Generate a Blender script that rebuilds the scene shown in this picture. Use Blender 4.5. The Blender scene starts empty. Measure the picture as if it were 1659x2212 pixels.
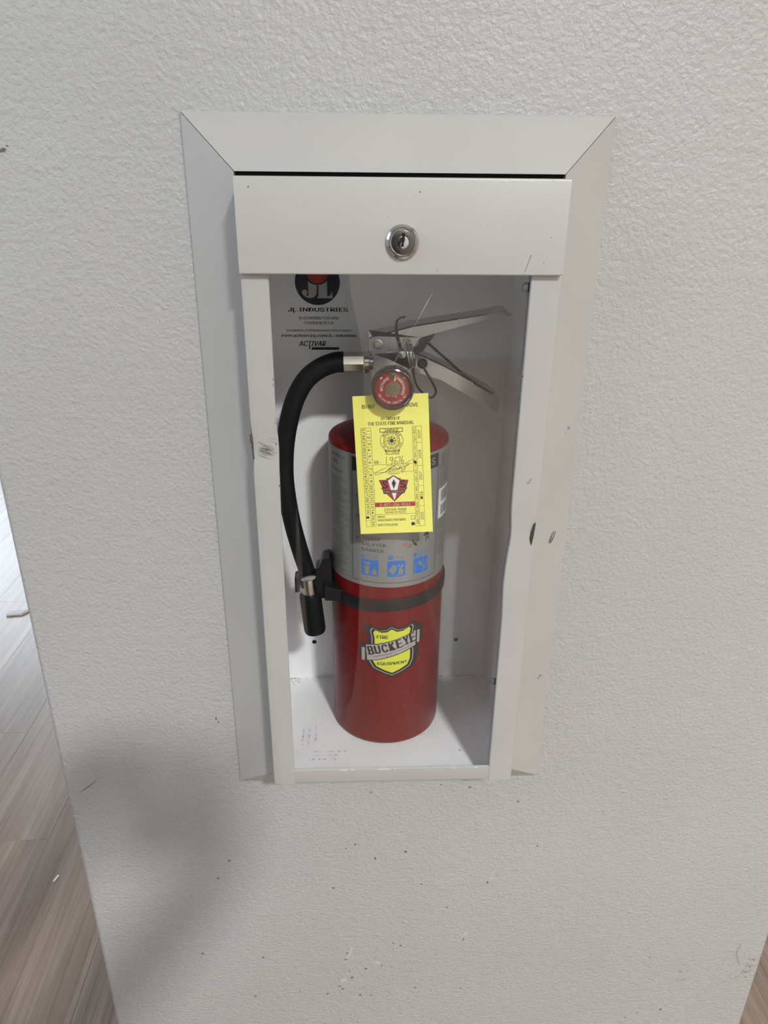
import bpy, bmesh, math, random
from mathutils import Vector, Matrix
from mathutils.geometry import tessellate_polygon
random.seed(7)
R = math.radians
S = bpy.context.scene
COL = S.collection
EYE = 1.30                      # camera height above the floor, metres

# ------------------------------------------------------------------ camera
cam = bpy.data.cameras.new('camera')
cam.sensor_fit = 'AUTO'; cam.sensor_width = 36.0
cam.lens = 36.0 * 1600.0 / 2212.0
cam.clip_start = 0.02
co = bpy.data.objects.new('camera', cam); COL.objects.link(co)
def cam_matrix(p, y, r, loc):
    fw = Vector((math.sin(y)*math.cos(p), math.cos(y)*math.cos(p), -math.sin(p)))
    ri = Vector((math.cos(y), -math.sin(y), 0)); up = ri.cross(fw)
    c, s = math.cos(r), math.sin(r)
    a = ri*c + up*s; b = up*c - ri*s
    m = Matrix((a, b, -fw)).transposed().to_4x4(); m.translation = loc
    return m
co.matrix_world = cam_matrix(R(23.999), R(2.28), R(0.565), Vector((0, -0.6732, EYE)))
S.camera = co

# ------------------------------------------------------------------ world, lights, exposure
w = bpy.data.worlds.new('world'); S.world = w; w.use_nodes = True
w.node_tree.nodes['Background'].inputs[0].default_value = (0.75, 0.85, 1.0, 1)
w.node_tree.nodes['Background'].inputs[1].default_value = 0.5
def area(name, loc, target, shape, sx, sy, power, color, spread=180):
    l = bpy.data.lights.new(name, 'AREA'); l.shape = shape; l.size = sx
    if shape in ('RECTANGLE', 'ELLIPSE'): l.size_y = sy
    l.energy = power; l.color = color; l.spread = R(spread)
    o = bpy.data.objects.new(name, l); COL.objects.link(o)
    o.location = loc
    o.rotation_euler = (Vector(target)-Vector(loc)).to_track_quat('-Z', 'Y').to_euler()
    return o
area('ceiling_downlight', (1.10, -3.2, 3.74), (1.10, -3.2, 0), 'DISK', 0.36, 0, 206, (1.0, 0.985, 0.95), 140)
area('rear_fill', (-0.2, -5.3, 2.5), (-0.2, 0.0, 1.3), 'RECTANGLE', 3.8, 1.5, 25, (0.97, 0.985, 1.0))  # added soft fill high behind the camera; no window stands there
area('window_daylight_side', (-2.0, -0.95, 2.1), (-0.2, 0.0, 1.5), 'RECTANGLE', 1.0, 1.3, 18, (0.58, 0.76, 1.0))
area('window_daylight_far', (-2.9, 4.7, 1.25), (-1.6, 1.5, 0.2), 'RECTANGLE', 2.4, 2.1, 270, (0.80, 0.90, 1.0))
S.view_settings.view_transform = 'Standard'; S.view_settings.look = 'None'
S.view_settings.gamma = 1.0; S.view_settings.use_curve_mapping = False
S.view_settings.exposure = 0.0

# ------------------------------------------------------------------ materials
MATS = {}
def mat(name, col, rough=0.5, metal=0.0, spec=0.5, coat=0.0, emit=None):
    m = bpy.data.materials.new(name); m.use_nodes = True
    b = m.node_tree.nodes['Principled BSDF']
    b.inputs['Base Color'].default_value = (*col, 1)
    b.inputs['Roughness'].default_value = rough
    b.inputs['Metallic'].default_value = metal
    b.inputs['Specular IOR Level'].default_value = spec
    b.inputs['Coat Weight'].default_value = coat
    MATS[name] = m
    return m
def nodes(m): return m.node_tree.nodes, m.node_tree.links, m.node_tree.nodes['Principled BSDF']
def N(m, t, **kw):
    n = m.node_tree.nodes.new(t)
    for k, v in kw.items():
        if k.startswith('i_'): n.inputs[k[2:].replace('_', ' ')].default_value = v
        else: setattr(n, k, v)
    return n
def noise(m, scale, detail=2, rough=0.5, vec=None, dist=0.0):
    n = N(m, 'ShaderNodeTexNoise'); n.inputs['Scale'].default_value = scale
    n.inputs['Detail'].default_value = detail; n.inputs['Roughness'].default_value = rough
    n.inputs['Distortion'].default_value = dist
    if vec: m.node_tree.links.new(vec, n.inputs['Vector'])
    return n.outputs['Fac']
def ramp(m, fac, stops):
    r = N(m, 'ShaderNodeValToRGB')
    el = r.color_ramp.elements
    while len(el) < len(stops): el.new(0.5)
    for e, (p, c) in zip(el, stops):
        e.position = p; e.color = (*c, 1) if len(c) == 3 else c
    m.node_tree.links.new(fac, r.inputs[0])
    return r.outputs[0]
def mathn(m, op, a, b=None):
    n = N(m, 'ShaderNodeMath', operation=op)
    for i, v in enumerate((a, b)):
        if v is None: continue
        if isinstance(v, (int, float)): n.inputs[i].default_value = v
        else: m.node_tree.links.new(v, n.inputs[i])
    return n.outputs[0]
def mixc(m, fac, a, b):
    n = N(m, 'ShaderNodeMix', data_type='RGBA')
    for s, v in ((n.inputs[0], fac), (n.inputs[6], a), (n.inputs[7], b)):
        if isinstance(v, (int, float)): s.default_value = v
        elif isinstance(v, tuple): s.default_value = (*v, 1)
        else: m.node_tree.links.new(v, s)
    return n.outputs[2]
def bump(m, height, strength, dist):
    n = N(m, 'ShaderNodeBump'); n.inputs['Strength'].default_value = strength
    n.inputs['Distance'].default_value = dist
    m.node_tree.links.new(height, n.inputs['Height'])
    m.node_tree.links.new(n.outputs[0], m.node_tree.nodes['Principled BSDF'].inputs['Normal'])
def objco(m): return N(m, 'ShaderNodeTexCoord').outputs['Object']
def geopos(m): return N(m, 'ShaderNodeNewGeometry').outputs['Position']

def wall_paint():
    m = mat('wall_paint', (0.41, 0.412, 0.407), 0.40, spec=0.45)
    nd, lk, b = nodes(m)
    g = geopos(m)
    a = noise(m, 250, 3, 0.5, g, 0.25); c = noise(m, 95, 2, 0.5, g, 0.2); d = noise(m, 560, 2, 0.5, g)
    ar = ramp(m, a, [(0.28, (0, 0, 0)), (0.72, (1, 1, 1))])
    h = mathn(m, 'ADD', mathn(m, 'MULTIPLY', ar, 0.55), mathn(m, 'ADD', mathn(m, 'MULTIPLY', c, 0.9), mathn(m, 'MULTIPLY', d, 0.18)))
    bump(m, h, 0.72, 0.0016)
    # faint grime and tiny dirt specks, thickest low on the wall
    v = N(m, 'ShaderNodeTexVoronoi'); v.inputs['Scale'].default_value = 62; lk.new(g, v.inputs['Vector'])
    sepc = N(m, 'ShaderNodeSeparateColor'); lk.new(v.outputs['Color'], sepc.inputs[0])
    size = mathn(m, 'MULTIPLY', mathn(m, 'POWER', sepc.outputs[0], 5.0), 0.15)
    sp = mathn(m, 'LESS_THAN', v.outputs['Distance'], size)
    dv = N(m, 'ShaderNodeVectorMath', operation='DISTANCE'); lk.new(g, dv.inputs[0]); dv.inputs[1].default_value = (0.07, 0, EYE-1.02)
    mr = N(m, 'ShaderNodeMapRange'); lk.new(dv.outputs['Value'], mr.inputs[0])
    mr.inputs[1].default_value = 0.12; mr.inputs[2].default_value = 0.40; mr.inputs[3].default_value = 0.85; mr.inputs[4].default_value = 0.0
    keep = mathn(m, 'GREATER_THAN', mr.outputs[0], sepc.outputs[1])
    f = mathn(m, 'MULTIPLY', mathn(m, 'MULTIPLY', sp, keep), 0.75)
    tone = ramp(m, noise(m, 5, 2, 0.5, g), [(0.3, (0.400, 0.402, 0.397)), (0.7, (0.421, 0.423, 0.418))])
    lk.new(mixc(m, f, tone, (0.10, 0.09, 0.08)), b.inputs['Base Color'])
    return m
def cabinet_paint(name, col, rough=0.38):
    m = mat(name, col, rough, spec=0.45)
    nd, lk, b = nodes(m)
    g = geopos(m)
    n1 = noise(m, 9, 3, 0.6, g)
    c1 = ramp(m, n1, [(0.3, tuple(x*0.965 for x in col)), (0.65, tuple(min(1, x*1.02) for x in col))])
    v = N(m, 'ShaderNodeTexVoronoi'); v.inputs['Scale'].default_value = 45; lk.new(g, v.inputs['Vector'])
    sepc = N(m, 'ShaderNodeSeparateColor'); lk.new(v.outputs['Color'], sepc.inputs[0])
    sp = mathn(m, 'LESS_THAN', v.outputs['Distance'], mathn(m, 'MULTIPLY', mathn(m, 'POWER', sepc.outputs[0], 9.0), 0.055))
    lk.new(mixc(m, mathn(m, 'MULTIPLY', sp, 0.7), c1, (0.14, 0.13, 0.12)), b.inputs['Base Color'])
    bump(m, noise(m, 700, 1, 0.5, g), 0.08, 0.0004)
    return m
def plank_mat():
    m = mat('floor_plank', (0.2, 0.16, 0.13), 0.38, spec=0.5)
    nd, lk, b = nodes(m)
    tc = N(m, 'ShaderNodeTexCoord'); oi = N(m, 'ShaderNodeObjectInfo')
    mp = N(m, 'ShaderNodeVectorMath', operation='MULTIPLY'); lk.new(tc.outputs['Object'], mp.inputs[0]); mp.inputs[1].default_value = (26, 1.6, 1)
    of = N(m, 'ShaderNodeVectorMath', operation='SCALE'); of.inputs[0].default_value = (37, 91, 13); lk.new(oi.outputs['Random'], of.inputs['Scale'])
    ad = N(m, 'ShaderNodeVectorMath', operation='ADD'); lk.new(mp.outputs[0], ad.inputs[0]); lk.new(of.outputs[0], ad.inputs[1])
    g1 = noise(m, 1.0, 5, 0.6, ad.outputs[0], 0.9)
    mp2 = N(m, 'ShaderNodeVectorMath', operation='MULTIPLY'); lk.new(ad.outputs[0], mp2.inputs[0]); mp2.inputs[1].default_value = (9, 1.6, 1)
    g2 = noise(m, 1.0, 3, 0.55, mp2.outputs[0], 0.3)
    base = ramp(m, g1, [(0.2, (0.19, 0.137, 0.108)), (0.5, (0.295, 0.225, 0.182)), (0.8, (0.42, 0.345, 0.29))])
    fine = ramp(m, g2, [(0.3, (0.74, 0.72, 0.70)), (0.6, (1.0, 1.0, 1.0))])
    mul = N(m, 'ShaderNodeMix', data_type='RGBA', blend_type='MULTIPLY'); mul.inputs[0].default_value = 0.9
    lk.new(base, mul.inputs[6]); lk.new(fine, mul.inputs[7])
    hs = N(m, 'ShaderNodeHueSaturation'); lk.new(mul.outputs[2], hs.inputs['Color'])
    lk.new(mathn(m, 'ADD', mathn(m, 'MULTIPLY', oi.outputs['Random'], 0.3), 0.85), hs.inputs['Value'])
    lk.new(hs.outputs[0], b.inputs['Base Color'])
    bump(m, g2, 0.15, 0.0006)
    return m
def clear_mat(name, haze, tint=(1, 1, 1), ior=1.49, dust=0.0):
    m = bpy.data.materials.new(name); m.use_nodes = True; nt = m.node_tree; nt.nodes.clear()
    out = nt.nodes.new('ShaderNodeOutputMaterial')
    tr = nt.nodes.new('ShaderNodeBsdfTransparent'); tr.inputs[0].default_value = (*tint, 1)
    gl = nt.nodes.new('ShaderNodeBsdfGlossy'); gl.inputs['Roughness'].default_value = haze
    fr = nt.nodes.new('ShaderNodeFresnel')
    ge = nt.nodes.new('ShaderNodeNewGeometry')          # same reflectance on the entry and exit face of the sheet
    pk = nt.nodes.new('ShaderNodeMapRange'); nt.links.new(ge.outputs['Backfacing'], pk.inputs[0])
    pk.inputs[3].default_value = ior; pk.inputs[4].default_value = 1.0/ior
    nt.links.new(pk.outputs[0], fr.inputs[0])
    mx = nt.nodes.new('ShaderNodeMixShader')
    nt.links.new(fr.outputs[0], mx.inputs[0]); nt.links.new(tr.outputs[0], mx.inputs[1]); nt.links.new(gl.outputs[0], mx.inputs[2])
    last = mx.outputs[0]
    if dust:
        df = nt.nodes.new('ShaderNodeBsdfDiffuse'); df.inputs[0].default_value = (0.8, 0.78, 0.75, 1)
        g = nt.nodes.new('ShaderNodeNewGeometry').outputs['Position']
        nz = nt.nodes.new('ShaderNodeTexNoise'); nz.inputs['Scale'].default_value = 14; nz.inputs['Detail'].default_value = 3
        nt.links.new(g, nz.inputs['Vector'])
        nf = nt.nodes.new('ShaderNodeTexNoise'); nf.inputs['Scale'].default_value = 900; nf.inputs['Detail'].default_value = 1
        nt.links.new(g, nf.inputs['Vector'])
        def mr(src, a, b_, c, d):
            r = nt.nodes.new('ShaderNodeMapRange'); nt.links.new(src, r.inputs[0])
            for i, v in zip((1, 2, 3, 4), (a, b_, c, d)): r.inputs[i].default_value = v
            return r.outputs[0]
        ad = nt.nodes.new('ShaderNodeMath'); ad.operation = 'ADD'
        mu = nt.nodes.new('ShaderNodeMath'); mu.operation = 'MULTIPLY'
        nt.links.new(mr(nz.outputs[0], 0.45, 0.75, 0, 1), mu.inputs[0]); nt.links.new(mr(nf.outputs[0], 0.66, 0.74, 0, dust*6), mu.inputs[1])
        nt.links.new(mu.outputs[0], ad.inputs[0]); nt.links.new(mr(nz.outputs[0], 0.3, 0.8, dust*0.3, dust), ad.inputs[1])
        m2 = nt.nodes.new('ShaderNodeMixShader')
        nt.links.new(ad.outputs[0], m2.inputs[0]); nt.links.new(last, m2.inputs[1]); nt.links.new(df.outputs[0], m2.inputs[2])
        last = m2.outputs[0]
    nt.links.new(last, out.inputs[0])
    MATS[name] = m
    return m
wall_paint(); plank_mat()
cabinet_paint('cabinet_paint', (0.41, 0.407, 0.39))
cabinet_paint('box_paint', (0.87, 0.885, 0.92), 0.42)
mat('room_paint', (0.60, 0.59, 0.57), 0.6)
mat('ceiling_paint', (0.82, 0.82, 0.80), 0.7)
mat('floor_base', (0.13, 0.105, 0.085), 0.8)
clear_mat('acrylic', 0.02, (0.99, 0.995, 0.99), 1.49, 0.0012)
clear_mat('gauge_lens', 0.03, (0.97, 0.96, 0.95), 1.45)
mat('chrome', (0.52, 0.52, 0.52), 0.12, 1.0)
mat('lock_face', (0.13, 0.115, 0.115), 0.25, 0.9)
mat('black_void', (0.004, 0.004, 0.004), 0.9)
m = mat('tank_red', (0.17, 0.005, 0.006), 0.30, spec=0.12, coat=0.03)
nd, lk, b = nodes(m)
lk.new(ramp(m, noise(m, 420, 2, 0.6, geopos(m)), [(0.3, (0.145, 0.0035, 0.004)), (0.68, (0.185, 0.005, 0.006)), (0.76, (0.27, 0.07, 0.065))]), b.inputs['Base Color'])
mat('label_silver', (0.30, 0.31, 0.31), 0.42, 0.3)
mat('ink_black', (0.012, 0.012, 0.012), 0.6)
mat('ink_soft', (0.035, 0.035, 0.035), 0.6)
mat('ink_navy', (0.012, 0.016, 0.035), 0.6)
mat('ink_blue', (0.014, 0.17, 0.62), 0.5)
mat('ink_red', (0.42, 0.025, 0.035), 0.5)
mat('ink_pink', (0.62, 0.10, 0.12), 0.5)
mat('ink_white', (0.85, 0.85, 0.85), 0.5)
mat('ink_grey', (0.42, 0.42, 0.43), 0.5)
mat('ink_stamp', (0.69, 0.70, 0.73), 0.6)
mat('paper_yellow', (0.93, 0.90, 0.20), 0.6, spec=0.3)
mat('sticker_yellow', (0.70, 0.74, 0.06), 0.45)
mat('sticker_silver', (0.50, 0.46, 0.46), 0.4, 0.2)
mat('dial_red', (0.27, 0.008, 0.014), 0.45)
mat('dial_green', (0.02, 0.10, 0.04), 0.45)
mat('needle_yellow', (0.85, 0.55, 0.03), 0.4)
mat('brass', (0.36, 0.30, 0.20), 0.35, 0.8)
mat('bezel', (0.075, 0.055, 0.05), 0.12, 0.6, coat=0.5)
m = mat('rubber', (0.006, 0.007, 0.008), 0.5, spec=0.15)
nd, lk, b = nodes(m)
lk.new(ramp(m, noise(m, 1400, 1, 0.5, geopos(m)), [(0.70, (0.006, 0.007, 0.008)), (0.78, (0.06, 0.06, 0.06))]), b.inputs['Base Color'])
mat('plastic_black', (0.008, 0.009, 0.010), 0.42, spec=0.3)
mat('steel', (0.60, 0.58, 0.54), 0.22, 1.0)
m = mat('aluminium', (0.40, 0.41, 0.41), 0.30, 0.55)
nd, lk, b = nodes(m)
lk.new(ramp(m, noise(m, 16, 2, 0.5, geopos(m)), [(0.3, (0.20, 0.20, 0.20)), (0.7, (0.38, 0.38, 0.38))]), b.inputs['Roughness'])
mat('cast_metal', (0.42, 0.43, 0.43), 0.38, 0.7)
mat('screw_dark', (0.11, 0.13, 0.15), 0.45, 0.5)
mat('scuff', (0.13, 0.125, 0.12), 0.8)
mat('scuff_soft', (0.50, 0.49, 0.46), 0.7)
mat('rub', (0.345, 0.34, 0.325), 0.7)
mat('grime', (0.33, 0.33, 0.31), 0.8)
mat('bare_chip', (0.66, 0.66, 0.65), 0.3)
mat('strand', (0.26, 0.255, 0.21), 0.5)
mat('white_scrap', (0.85, 0.85, 0.84), 0.7)

# ------------------------------------------------------------------ mesh helpers (coordinates in millimetres, z from camera height)
WORLD = {}
def W3(p): return Vector((p[0]/1000, p[1]/1000, p[2]/1000 + EYE))
def link(o, parent):
    COL.objects.link(o)
    if parent is not None: o.parent = parent
def empty(name, p):
    o = bpy.data.objects.new(name, None); o.empty_display_size = 0.05
    COL.objects.link(o); o.location = W3(p); WORLD[o.name] = W3(p)
    return o
def tag(o, label, cat, group=None):
    o['label'] = label; o['category'] = cat
    if group: o['group'] = group
    return o
def mesh(name, verts, faces, material, parent=None, smooth=False, bevel=0, kind=None, autos=None):
    """one mesh object; origin at the middle of its own geometry"""
    vs = [W3(v) for v in verts]
    lo = Vector([min(v[i] for v in vs) for i in range(3)]); hi = Vector([max(v[i] for v in vs) for i in range(3)])
    c = (lo+hi)/2
    me = bpy.data.meshes.new(name)
    me.from_pydata([v-c for v in vs], [], faces)
    bm = bmesh.new(); bm.from_mesh(me)
    bmesh.ops.remove_doubles(bm, verts=bm.verts, dist=1e-6)
    bmesh.ops.recalc_face_normals(bm, faces=bm.faces)
    if bevel:
        es = [e for e in bm.edges if len(e.link_faces) == 2 and e.calc_face_angle() > R(30)]
        bmesh.ops.bevel(bm, geom=es, offset=bevel/1000, segments=2, affect='EDGES', profile=0.5)
    if smooth:
        for f in bm.faces: f.smooth = True
        a = R(autos or 40)
        for e in bm.edges:
            if len(e.link_faces) == 2 and e.calc_face_angle() > a: e.smooth = False
    bm.to_mesh(me); bm.free()
    me.materials.append(MATS[material])
    o = bpy.data.objects.new(name, me)
    link(o, parent)
    o.location = c - (WORLD[parent.name] if parent is not None else Vector())
    WORLD[o.name] = c
    if kind: o['kind'] = kind
    return o
class MB:
    def __init__(s): s.v = []; s.f = []
    def add(s, v, f):
        k = len(s.v); s.v += [tuple(p) for p in v]; s.f += [tuple(i+k for i in q) for q in f]; return s
    def box(s, x0, x1, y0, y1, z0, z1):
        v = [(x, y, z) for z in (z0, z1) for y in (y0, y1) for x in (x0, x1)]
        return s.add(v, [(0, 2, 3, 1), (4, 5, 7, 6), (0, 1, 5, 4), (2, 6, 7, 3), (0, 4, 6, 2), (1, 3, 7, 5)])
    def prism_xz(s, poly, y0, y1):
        n = len(poly); v = [(x, y0, z) for x, z in poly] + [(x, y1, z) for x, z in poly]
        tris = tessellate_polygon([[Vector((x, z, 0)) for x, z in poly]])
        f = [tuple(t) for t in tris] + [tuple(i+n for i in t) for t in tris]
        f += [(i, (i+1) % n, (i+1) % n+n, i+n) for i in range(n)]
        return s.add(v, f)
    def sweep(s, sec, path, close=True, frame=None):
        """sec: list of 2-D points, path: list of functions of section point -> 3-D"""
        k = len(sec); v = [p(q) for p in path for q in sec]; f = []
        for i in range(len(path)-1):
            for j in range(k if close else k-1):
                f.append((i*k+j, i*k+(j+1) % k, (i+1)*k+(j+1) % k, (i+1)*k+j))
        if close: f.append(tuple(range(k))); f.append(tuple(range((len(path)-1)*k, len(path)*k)))
        return s.add(v, f)
    def tube(s, pts, r, seg=12, cap=True):
        P = [Vector(p) for p in pts]; n = len(P)
        rr = r if callable(r) else (lambda t: r)
        T = [(P[min(i+1, n-1)]-P[max(i-1, 0)]).normalized() for i in range(n)]
        up = Vector((0, 1, 0)) if abs(T[0].y) < 0.9 else Vector((1, 0, 0))
        nx = T[0].cross(up).normalized(); v = []; f = []
        for i in range(n):
            nx = (nx - T[i]*nx.dot(T[i])).normalized(); ny = T[i].cross(nx)
            q = rr(i/(n-1))
            for j in range(seg):
                a = 2*math.pi*j/seg; v.append(P[i] + (nx*math.cos(a)+ny*math.sin(a))*q)
        for i in range(n-1):
            for j in range(seg): f.append((i*seg+j, i*seg+(j+1) % seg, (i+1)*seg+(j+1) % seg, (i+1)*seg+j))
        if cap: f.append(tuple(range(seg))); f.append(tuple(range((n-1)*seg, n*seg)))
        return s.add(v, f)
    def lathe(s, prof, org, axis=(0, 0, 1), seg=48):
        """prof: (radius, distance along axis)"""
        a = Vector(axis).normalized(); u = a.orthogonal().normalized(); w_ = a.cross(u); o = Vector(org)
        v = []; f = []
        for r, t in prof:
            for j in range(seg):
                th = 2*math.pi*j/seg; v.append(o + a*t + (u*math.cos(th)+w_*math.sin(th))*max(r, 1e-4))
        for i in range(len(prof)-1):
            for j in range(seg): f.append((i*seg+j, i*seg+(j+1) % seg, (i+1)*seg+(j+1) % seg, (i+1)*seg+j))
        return s.add(v, f)
    def build(s, name, material, parent=None, **kw): return mesh(name, s.v, s.f, material, parent, **kw)
def spline(pts, n=8):
    P = [Vector(p) for p in pts]; out = []
    for i in range(len(P)-1):
        a, b_, c, d = P[max(i-1, 0)], P[i], P[i+1], P[min(i+2, len(P)-1)]
        for k in range(n):
            t = k/n
            out.append(0.5*((2*b_)+(c-a)*t+(2*a-5*b_+4*c-d)*t*t+(3*b_-a-3*c+d)*t**3))
    out.append(P[-1]); return out

# ------------------------------------------------------------------ print helper: flat ink laid on a plane or wrapped on a cylinder
GLYPH = {}
import os
FONT = None
try:                                        # the sans-serif face that ships with Blender; its built-in face otherwise
    FONT = bpy.data.fonts.load(os.path.join(bpy.utils.system_resource('DATAFILES'), 'fonts', 'Inter.woff2'))
except Exception:
    FONT = None
def glyph_mesh(s):
    cu = bpy.data.curves.new('type', 'FONT'); cu.body = s; cu.size = 1.0; cu.resolution_u = 4
    if FONT: cu.font = FONT
    ob = bpy.data.objects.new('type', cu); COL.objects.link(ob)
    bpy.context.view_layer.update()
    me = bpy.data.meshes.new_from_object(ob.evaluated_get(bpy.context.evaluated_depsgraph_get()))
    out = ([(v.co.x, v.co.y) for v in me.vertices], [tuple(p.vertices) for p in me.polygons])
    bpy.data.objects.remove(ob); bpy.data.curves.remove(cu); bpy.data.meshes.remove(me)
    return out
def glyph(ch):
    """outline of one character and its advance width"""
    if ch not in GLYPH:
        if 'H' not in GLYPH and ch != 'H': glyph('H')
        v, f = glyph_mesh(ch) if ch != ' ' else ([], [])
        hx = max(p[0] for p in (GLYPH['H'][0] if ch != 'H' else v))
        GLYPH[ch] = (v, f, max(p[0] for p in glyph_mesh(ch+'H')[0]) - hx)
    return GLYPH[ch]
def glyphs(body, bold):
    v, f, x = [], [], 0.0
    for ch in body:
        gv, gf, adv = glyph(ch); k = len(v)
        v += [(x+a, b_) for a, b_ in gv]; f += [tuple(q+k for q in p) for p in gf]; x += adv
    return v, f
class Ink:
    """2-D shapes; u to the right, v up, millimetres"""
    def __init__(s): s.v = []; s.f = []
    def add(s, v, f):
        k = len(s.v); s.v += list(v); s.f += [tuple(i+k for i in q) for q in f]; return s
    def rect(s, u0, v0, u1, v1): return s.add([(u0, v0), (u1, v0), (u1, v1), (u0, v1)], [(0, 1, 2, 3)])
    def poly(s, *loops):
        tr = tessellate_polygon([[Vector((a, b_, 0)) for a, b_ in l] for l in loops])
        return s.add([p for l in loops for p in l], [tuple(t) for t in tr])
    def disc(s, cu, cv, r, n=40, ry=None):
        return s.poly([(cu+r*math.cos(2*math.pi*i/n), cv+(ry or r)*math.sin(2*math.pi*i/n)) for i in range(n)])
    def ring(s, cu, cv, r0, r1, n=48, a0=0, a1=360):
        v = []; f = []
        for i in range(n+1):
            a = R(a0+(a1-a0)*i/n)
            v += [(cu+r0*math.cos(a), cv+r0*math.sin(a)), (cu+r1*math.cos(a), cv+r1*math.sin(a))]
        return s.add(v, [(2*i, 2*i+1, 2*i+3, 2*i+2) for i in range(n)])
    def line(s, pts, wd):
        P = [Vector(p) for p in pts]; v = []; n = len(P)
        for i in range(n):
            t = (P[min(i+1, n-1)]-P[max(i-1, 0)]); t = t.normalized() if t.length else Vector((1, 0))
            k = wd(i/(n-1)) if callable(wd) else wd
            q = Vector((-t.y, t.x))*k/2
            v += [tuple(P[i]+q), tuple(P[i]-q)]
        return s.add(v, [(2*i, 2*i+1, 2*i+3, 2*i+2) for i in range(n-1)])
    def curve(s, pts, wd, n=8): return s.line([(p.x, p.y) for p in spline([(a, b_, 0) for a, b_ in pts], n)], wd)
    def frame(s, u0, v0, u1, v1, t):
        for a in ((u0, v0, u1, v0+t), (u0, v1-t, u1, v1), (u0, v0+t, u0+t, v1-t), (u1-t, v0+t, u1, v1-t)): s.rect(*a)
        return s
    def text(s, body, cu, cv, wd, ht, rot=0, bold=0.0, slant=0.0):
        """fits the text's outline box to wd x ht, centred on (cu, cv), turned by rot degrees"""
        v, f = glyphs(body, 0)
        if bold:
            k = len(v); e = bold*0.55
            f = [tuple(a+m_*k for a in q) for m_ in range(3) for q in f]
            v = [(a+d_, b_) for d_ in (0, -e, e) for a, b_ in v]
        x0 = min(p[0] for p in v); x1 = max(p[0] for p in v); y0 = min(p[1] for p in v); y1 = max(p[1] for p in v)
        c, sn = math.cos(R(rot)), math.sin(R(rot)); out = []
        for x, y in v:
            b_ = ((y-y0)/(y1-y0)-0.5)*ht; a = ((x-x0)/(x1-x0)-0.5)*wd + b_*slant
            out.append((cu+a*c-b_*sn, cv+a*sn+b_*c))
        return s.add(out, f)
    def arc_text(s, body, cu, cv, r, mid, step, ht, wd, inward=False, bold=0.0):
        n = len(body)
        for i, ch in enumerate(body):
            if ch == ' ': continue
            k = (i-(n-1)/2)*step
            a = mid + k if inward else mid - k
            s.text(ch, cu+r*math.cos(R(a)), cv+r*math.sin(R(a)), wd*(0.4 if ch in 'I1.' else 1), ht, (a+90) if inward else (a-90), bold)
        return s
    def squiggle(s, u0, u1, v, h, seed):
        """an unreadable line of tiny type: a broken row of short strokes"""
        rnd = random.Random(seed); u = u0
        while u < u1:
            wd = min(rnd.uniform(0.5, 1.9), u1-u)
            s.rect(u, v-h/2*rnd.uniform(0.6, 1), u+wd, v+h/2*rnd.uniform(0.6, 1)); u += wd + rnd.uniform(0.3, 0.6)
        return s
    def build(s, name, material, parent, mapf, cut=None, kind=None):
        vs, fs = s.v, s.f
        if cut:
            bm = bmesh.new(); bv = [bm.verts.new((a, b_, 0)) for a, b_ in vs]
            for q in fs:
                try: bm.faces.new([bv[i] for i in q])
                except ValueError: pass
            lo = min(a for a, _ in vs); hi = max(a for a, _ in vs)
            k = math.floor(lo/cut)+1
            while k*cut < hi:
                bmesh.ops.bisect_plane(bm, geom=bm.verts[:]+bm.edges[:]+bm.faces[:], plane_co=(k*cut, 0, 0), plane_no=(1, 0, 0), dist=1e-5)
                k += 1
            bm.verts.index_update()
            vs = [(v.co.x, v.co.y) for v in bm.verts]; fs = [tuple(v.index for v in f.verts) for f in bm.faces]
            bm.free()
        me_v = [mapf(a, b_) for a, b_ in vs]
        # keep the ink facing outwards: no normal recalculation needed for flat opaque ink
        return mesh(name, me_v, fs, material, parent, kind=kind)

# ================================================================== THE ROOM
def structure(o): o['kind'] = 'structure'; return o
FL = -EYE*1000                  # floor level in drawing coordinates
CE = 3760 + FL                  # ceiling level
# the wall with the cabinet: a free-standing 0.9 m wide stub wall with a recess
WX0, WX1, WT = -344.0, 563.5, 200.0
HX0, HX1, HZ0, HZ1 = -99.0, 172.0, -609.0, 11.0
def front_wall():
    b = MB(); r = 7.0
    def corner(cx, cy, a0, a1, n=4): return [(cx+r*math.cos(R(a0+(a1-a0)*i/n)), cy+r*math.sin(R(a0+(a1-a0)*i/n))) for i in range(n+1)]
    out = corner(WX0+r, r, 180, 270) + corner(WX1-r, r, 270, 360) + [(WX1, WT), (WX0, WT)]
    n = len(out)
    # rounded vertical corners and sides (the front face is cut around the recess)
    zs = [FL, HZ0, HZ1, CE]
    for i in range(n):
        j = (i+1) % n
        if i == 4: continue         # the flat front
        b.add([(*out[i], FL), (*out[j], FL), (*out[j], CE), (*out[i], CE)], [(0, 1, 2, 3)])
    xs = [WX0+r, HX0, HX1, WX1-r]
    for i in range(3):
        for k in range(3):
            if i == 1 and k == 1: continue
            b.add([(xs[i], 0, zs[k]), (xs[i+1], 0, zs[k]), (xs[i+1], 0, zs[k+1]), (xs[i], 0, zs[k+1])], [(0, 1, 2, 3)])
    D = 160
    for a, c in (((HX0, HZ0), (HX1, HZ0)), ((HX1, HZ0), (HX1, HZ1)), ((HX1, HZ1), (HX0, HZ1)), ((HX0, HZ1), (HX0, HZ0))):
        b.add([(a[0], 0, a[1]), (c[0], 0, c[1]), (c[0], D, c[1]), (a[0], D, a[1])], [(0, 1, 2, 3)])
    b.add([(HX0, D, HZ0), (HX1, D, HZ0), (HX1, D, HZ1), (HX0, D, HZ1)], [(0, 1, 2, 3)])
    o = structure(b.build('wall_front', 'wall_paint', smooth=True))
    return o
wall = front_wall()
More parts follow.
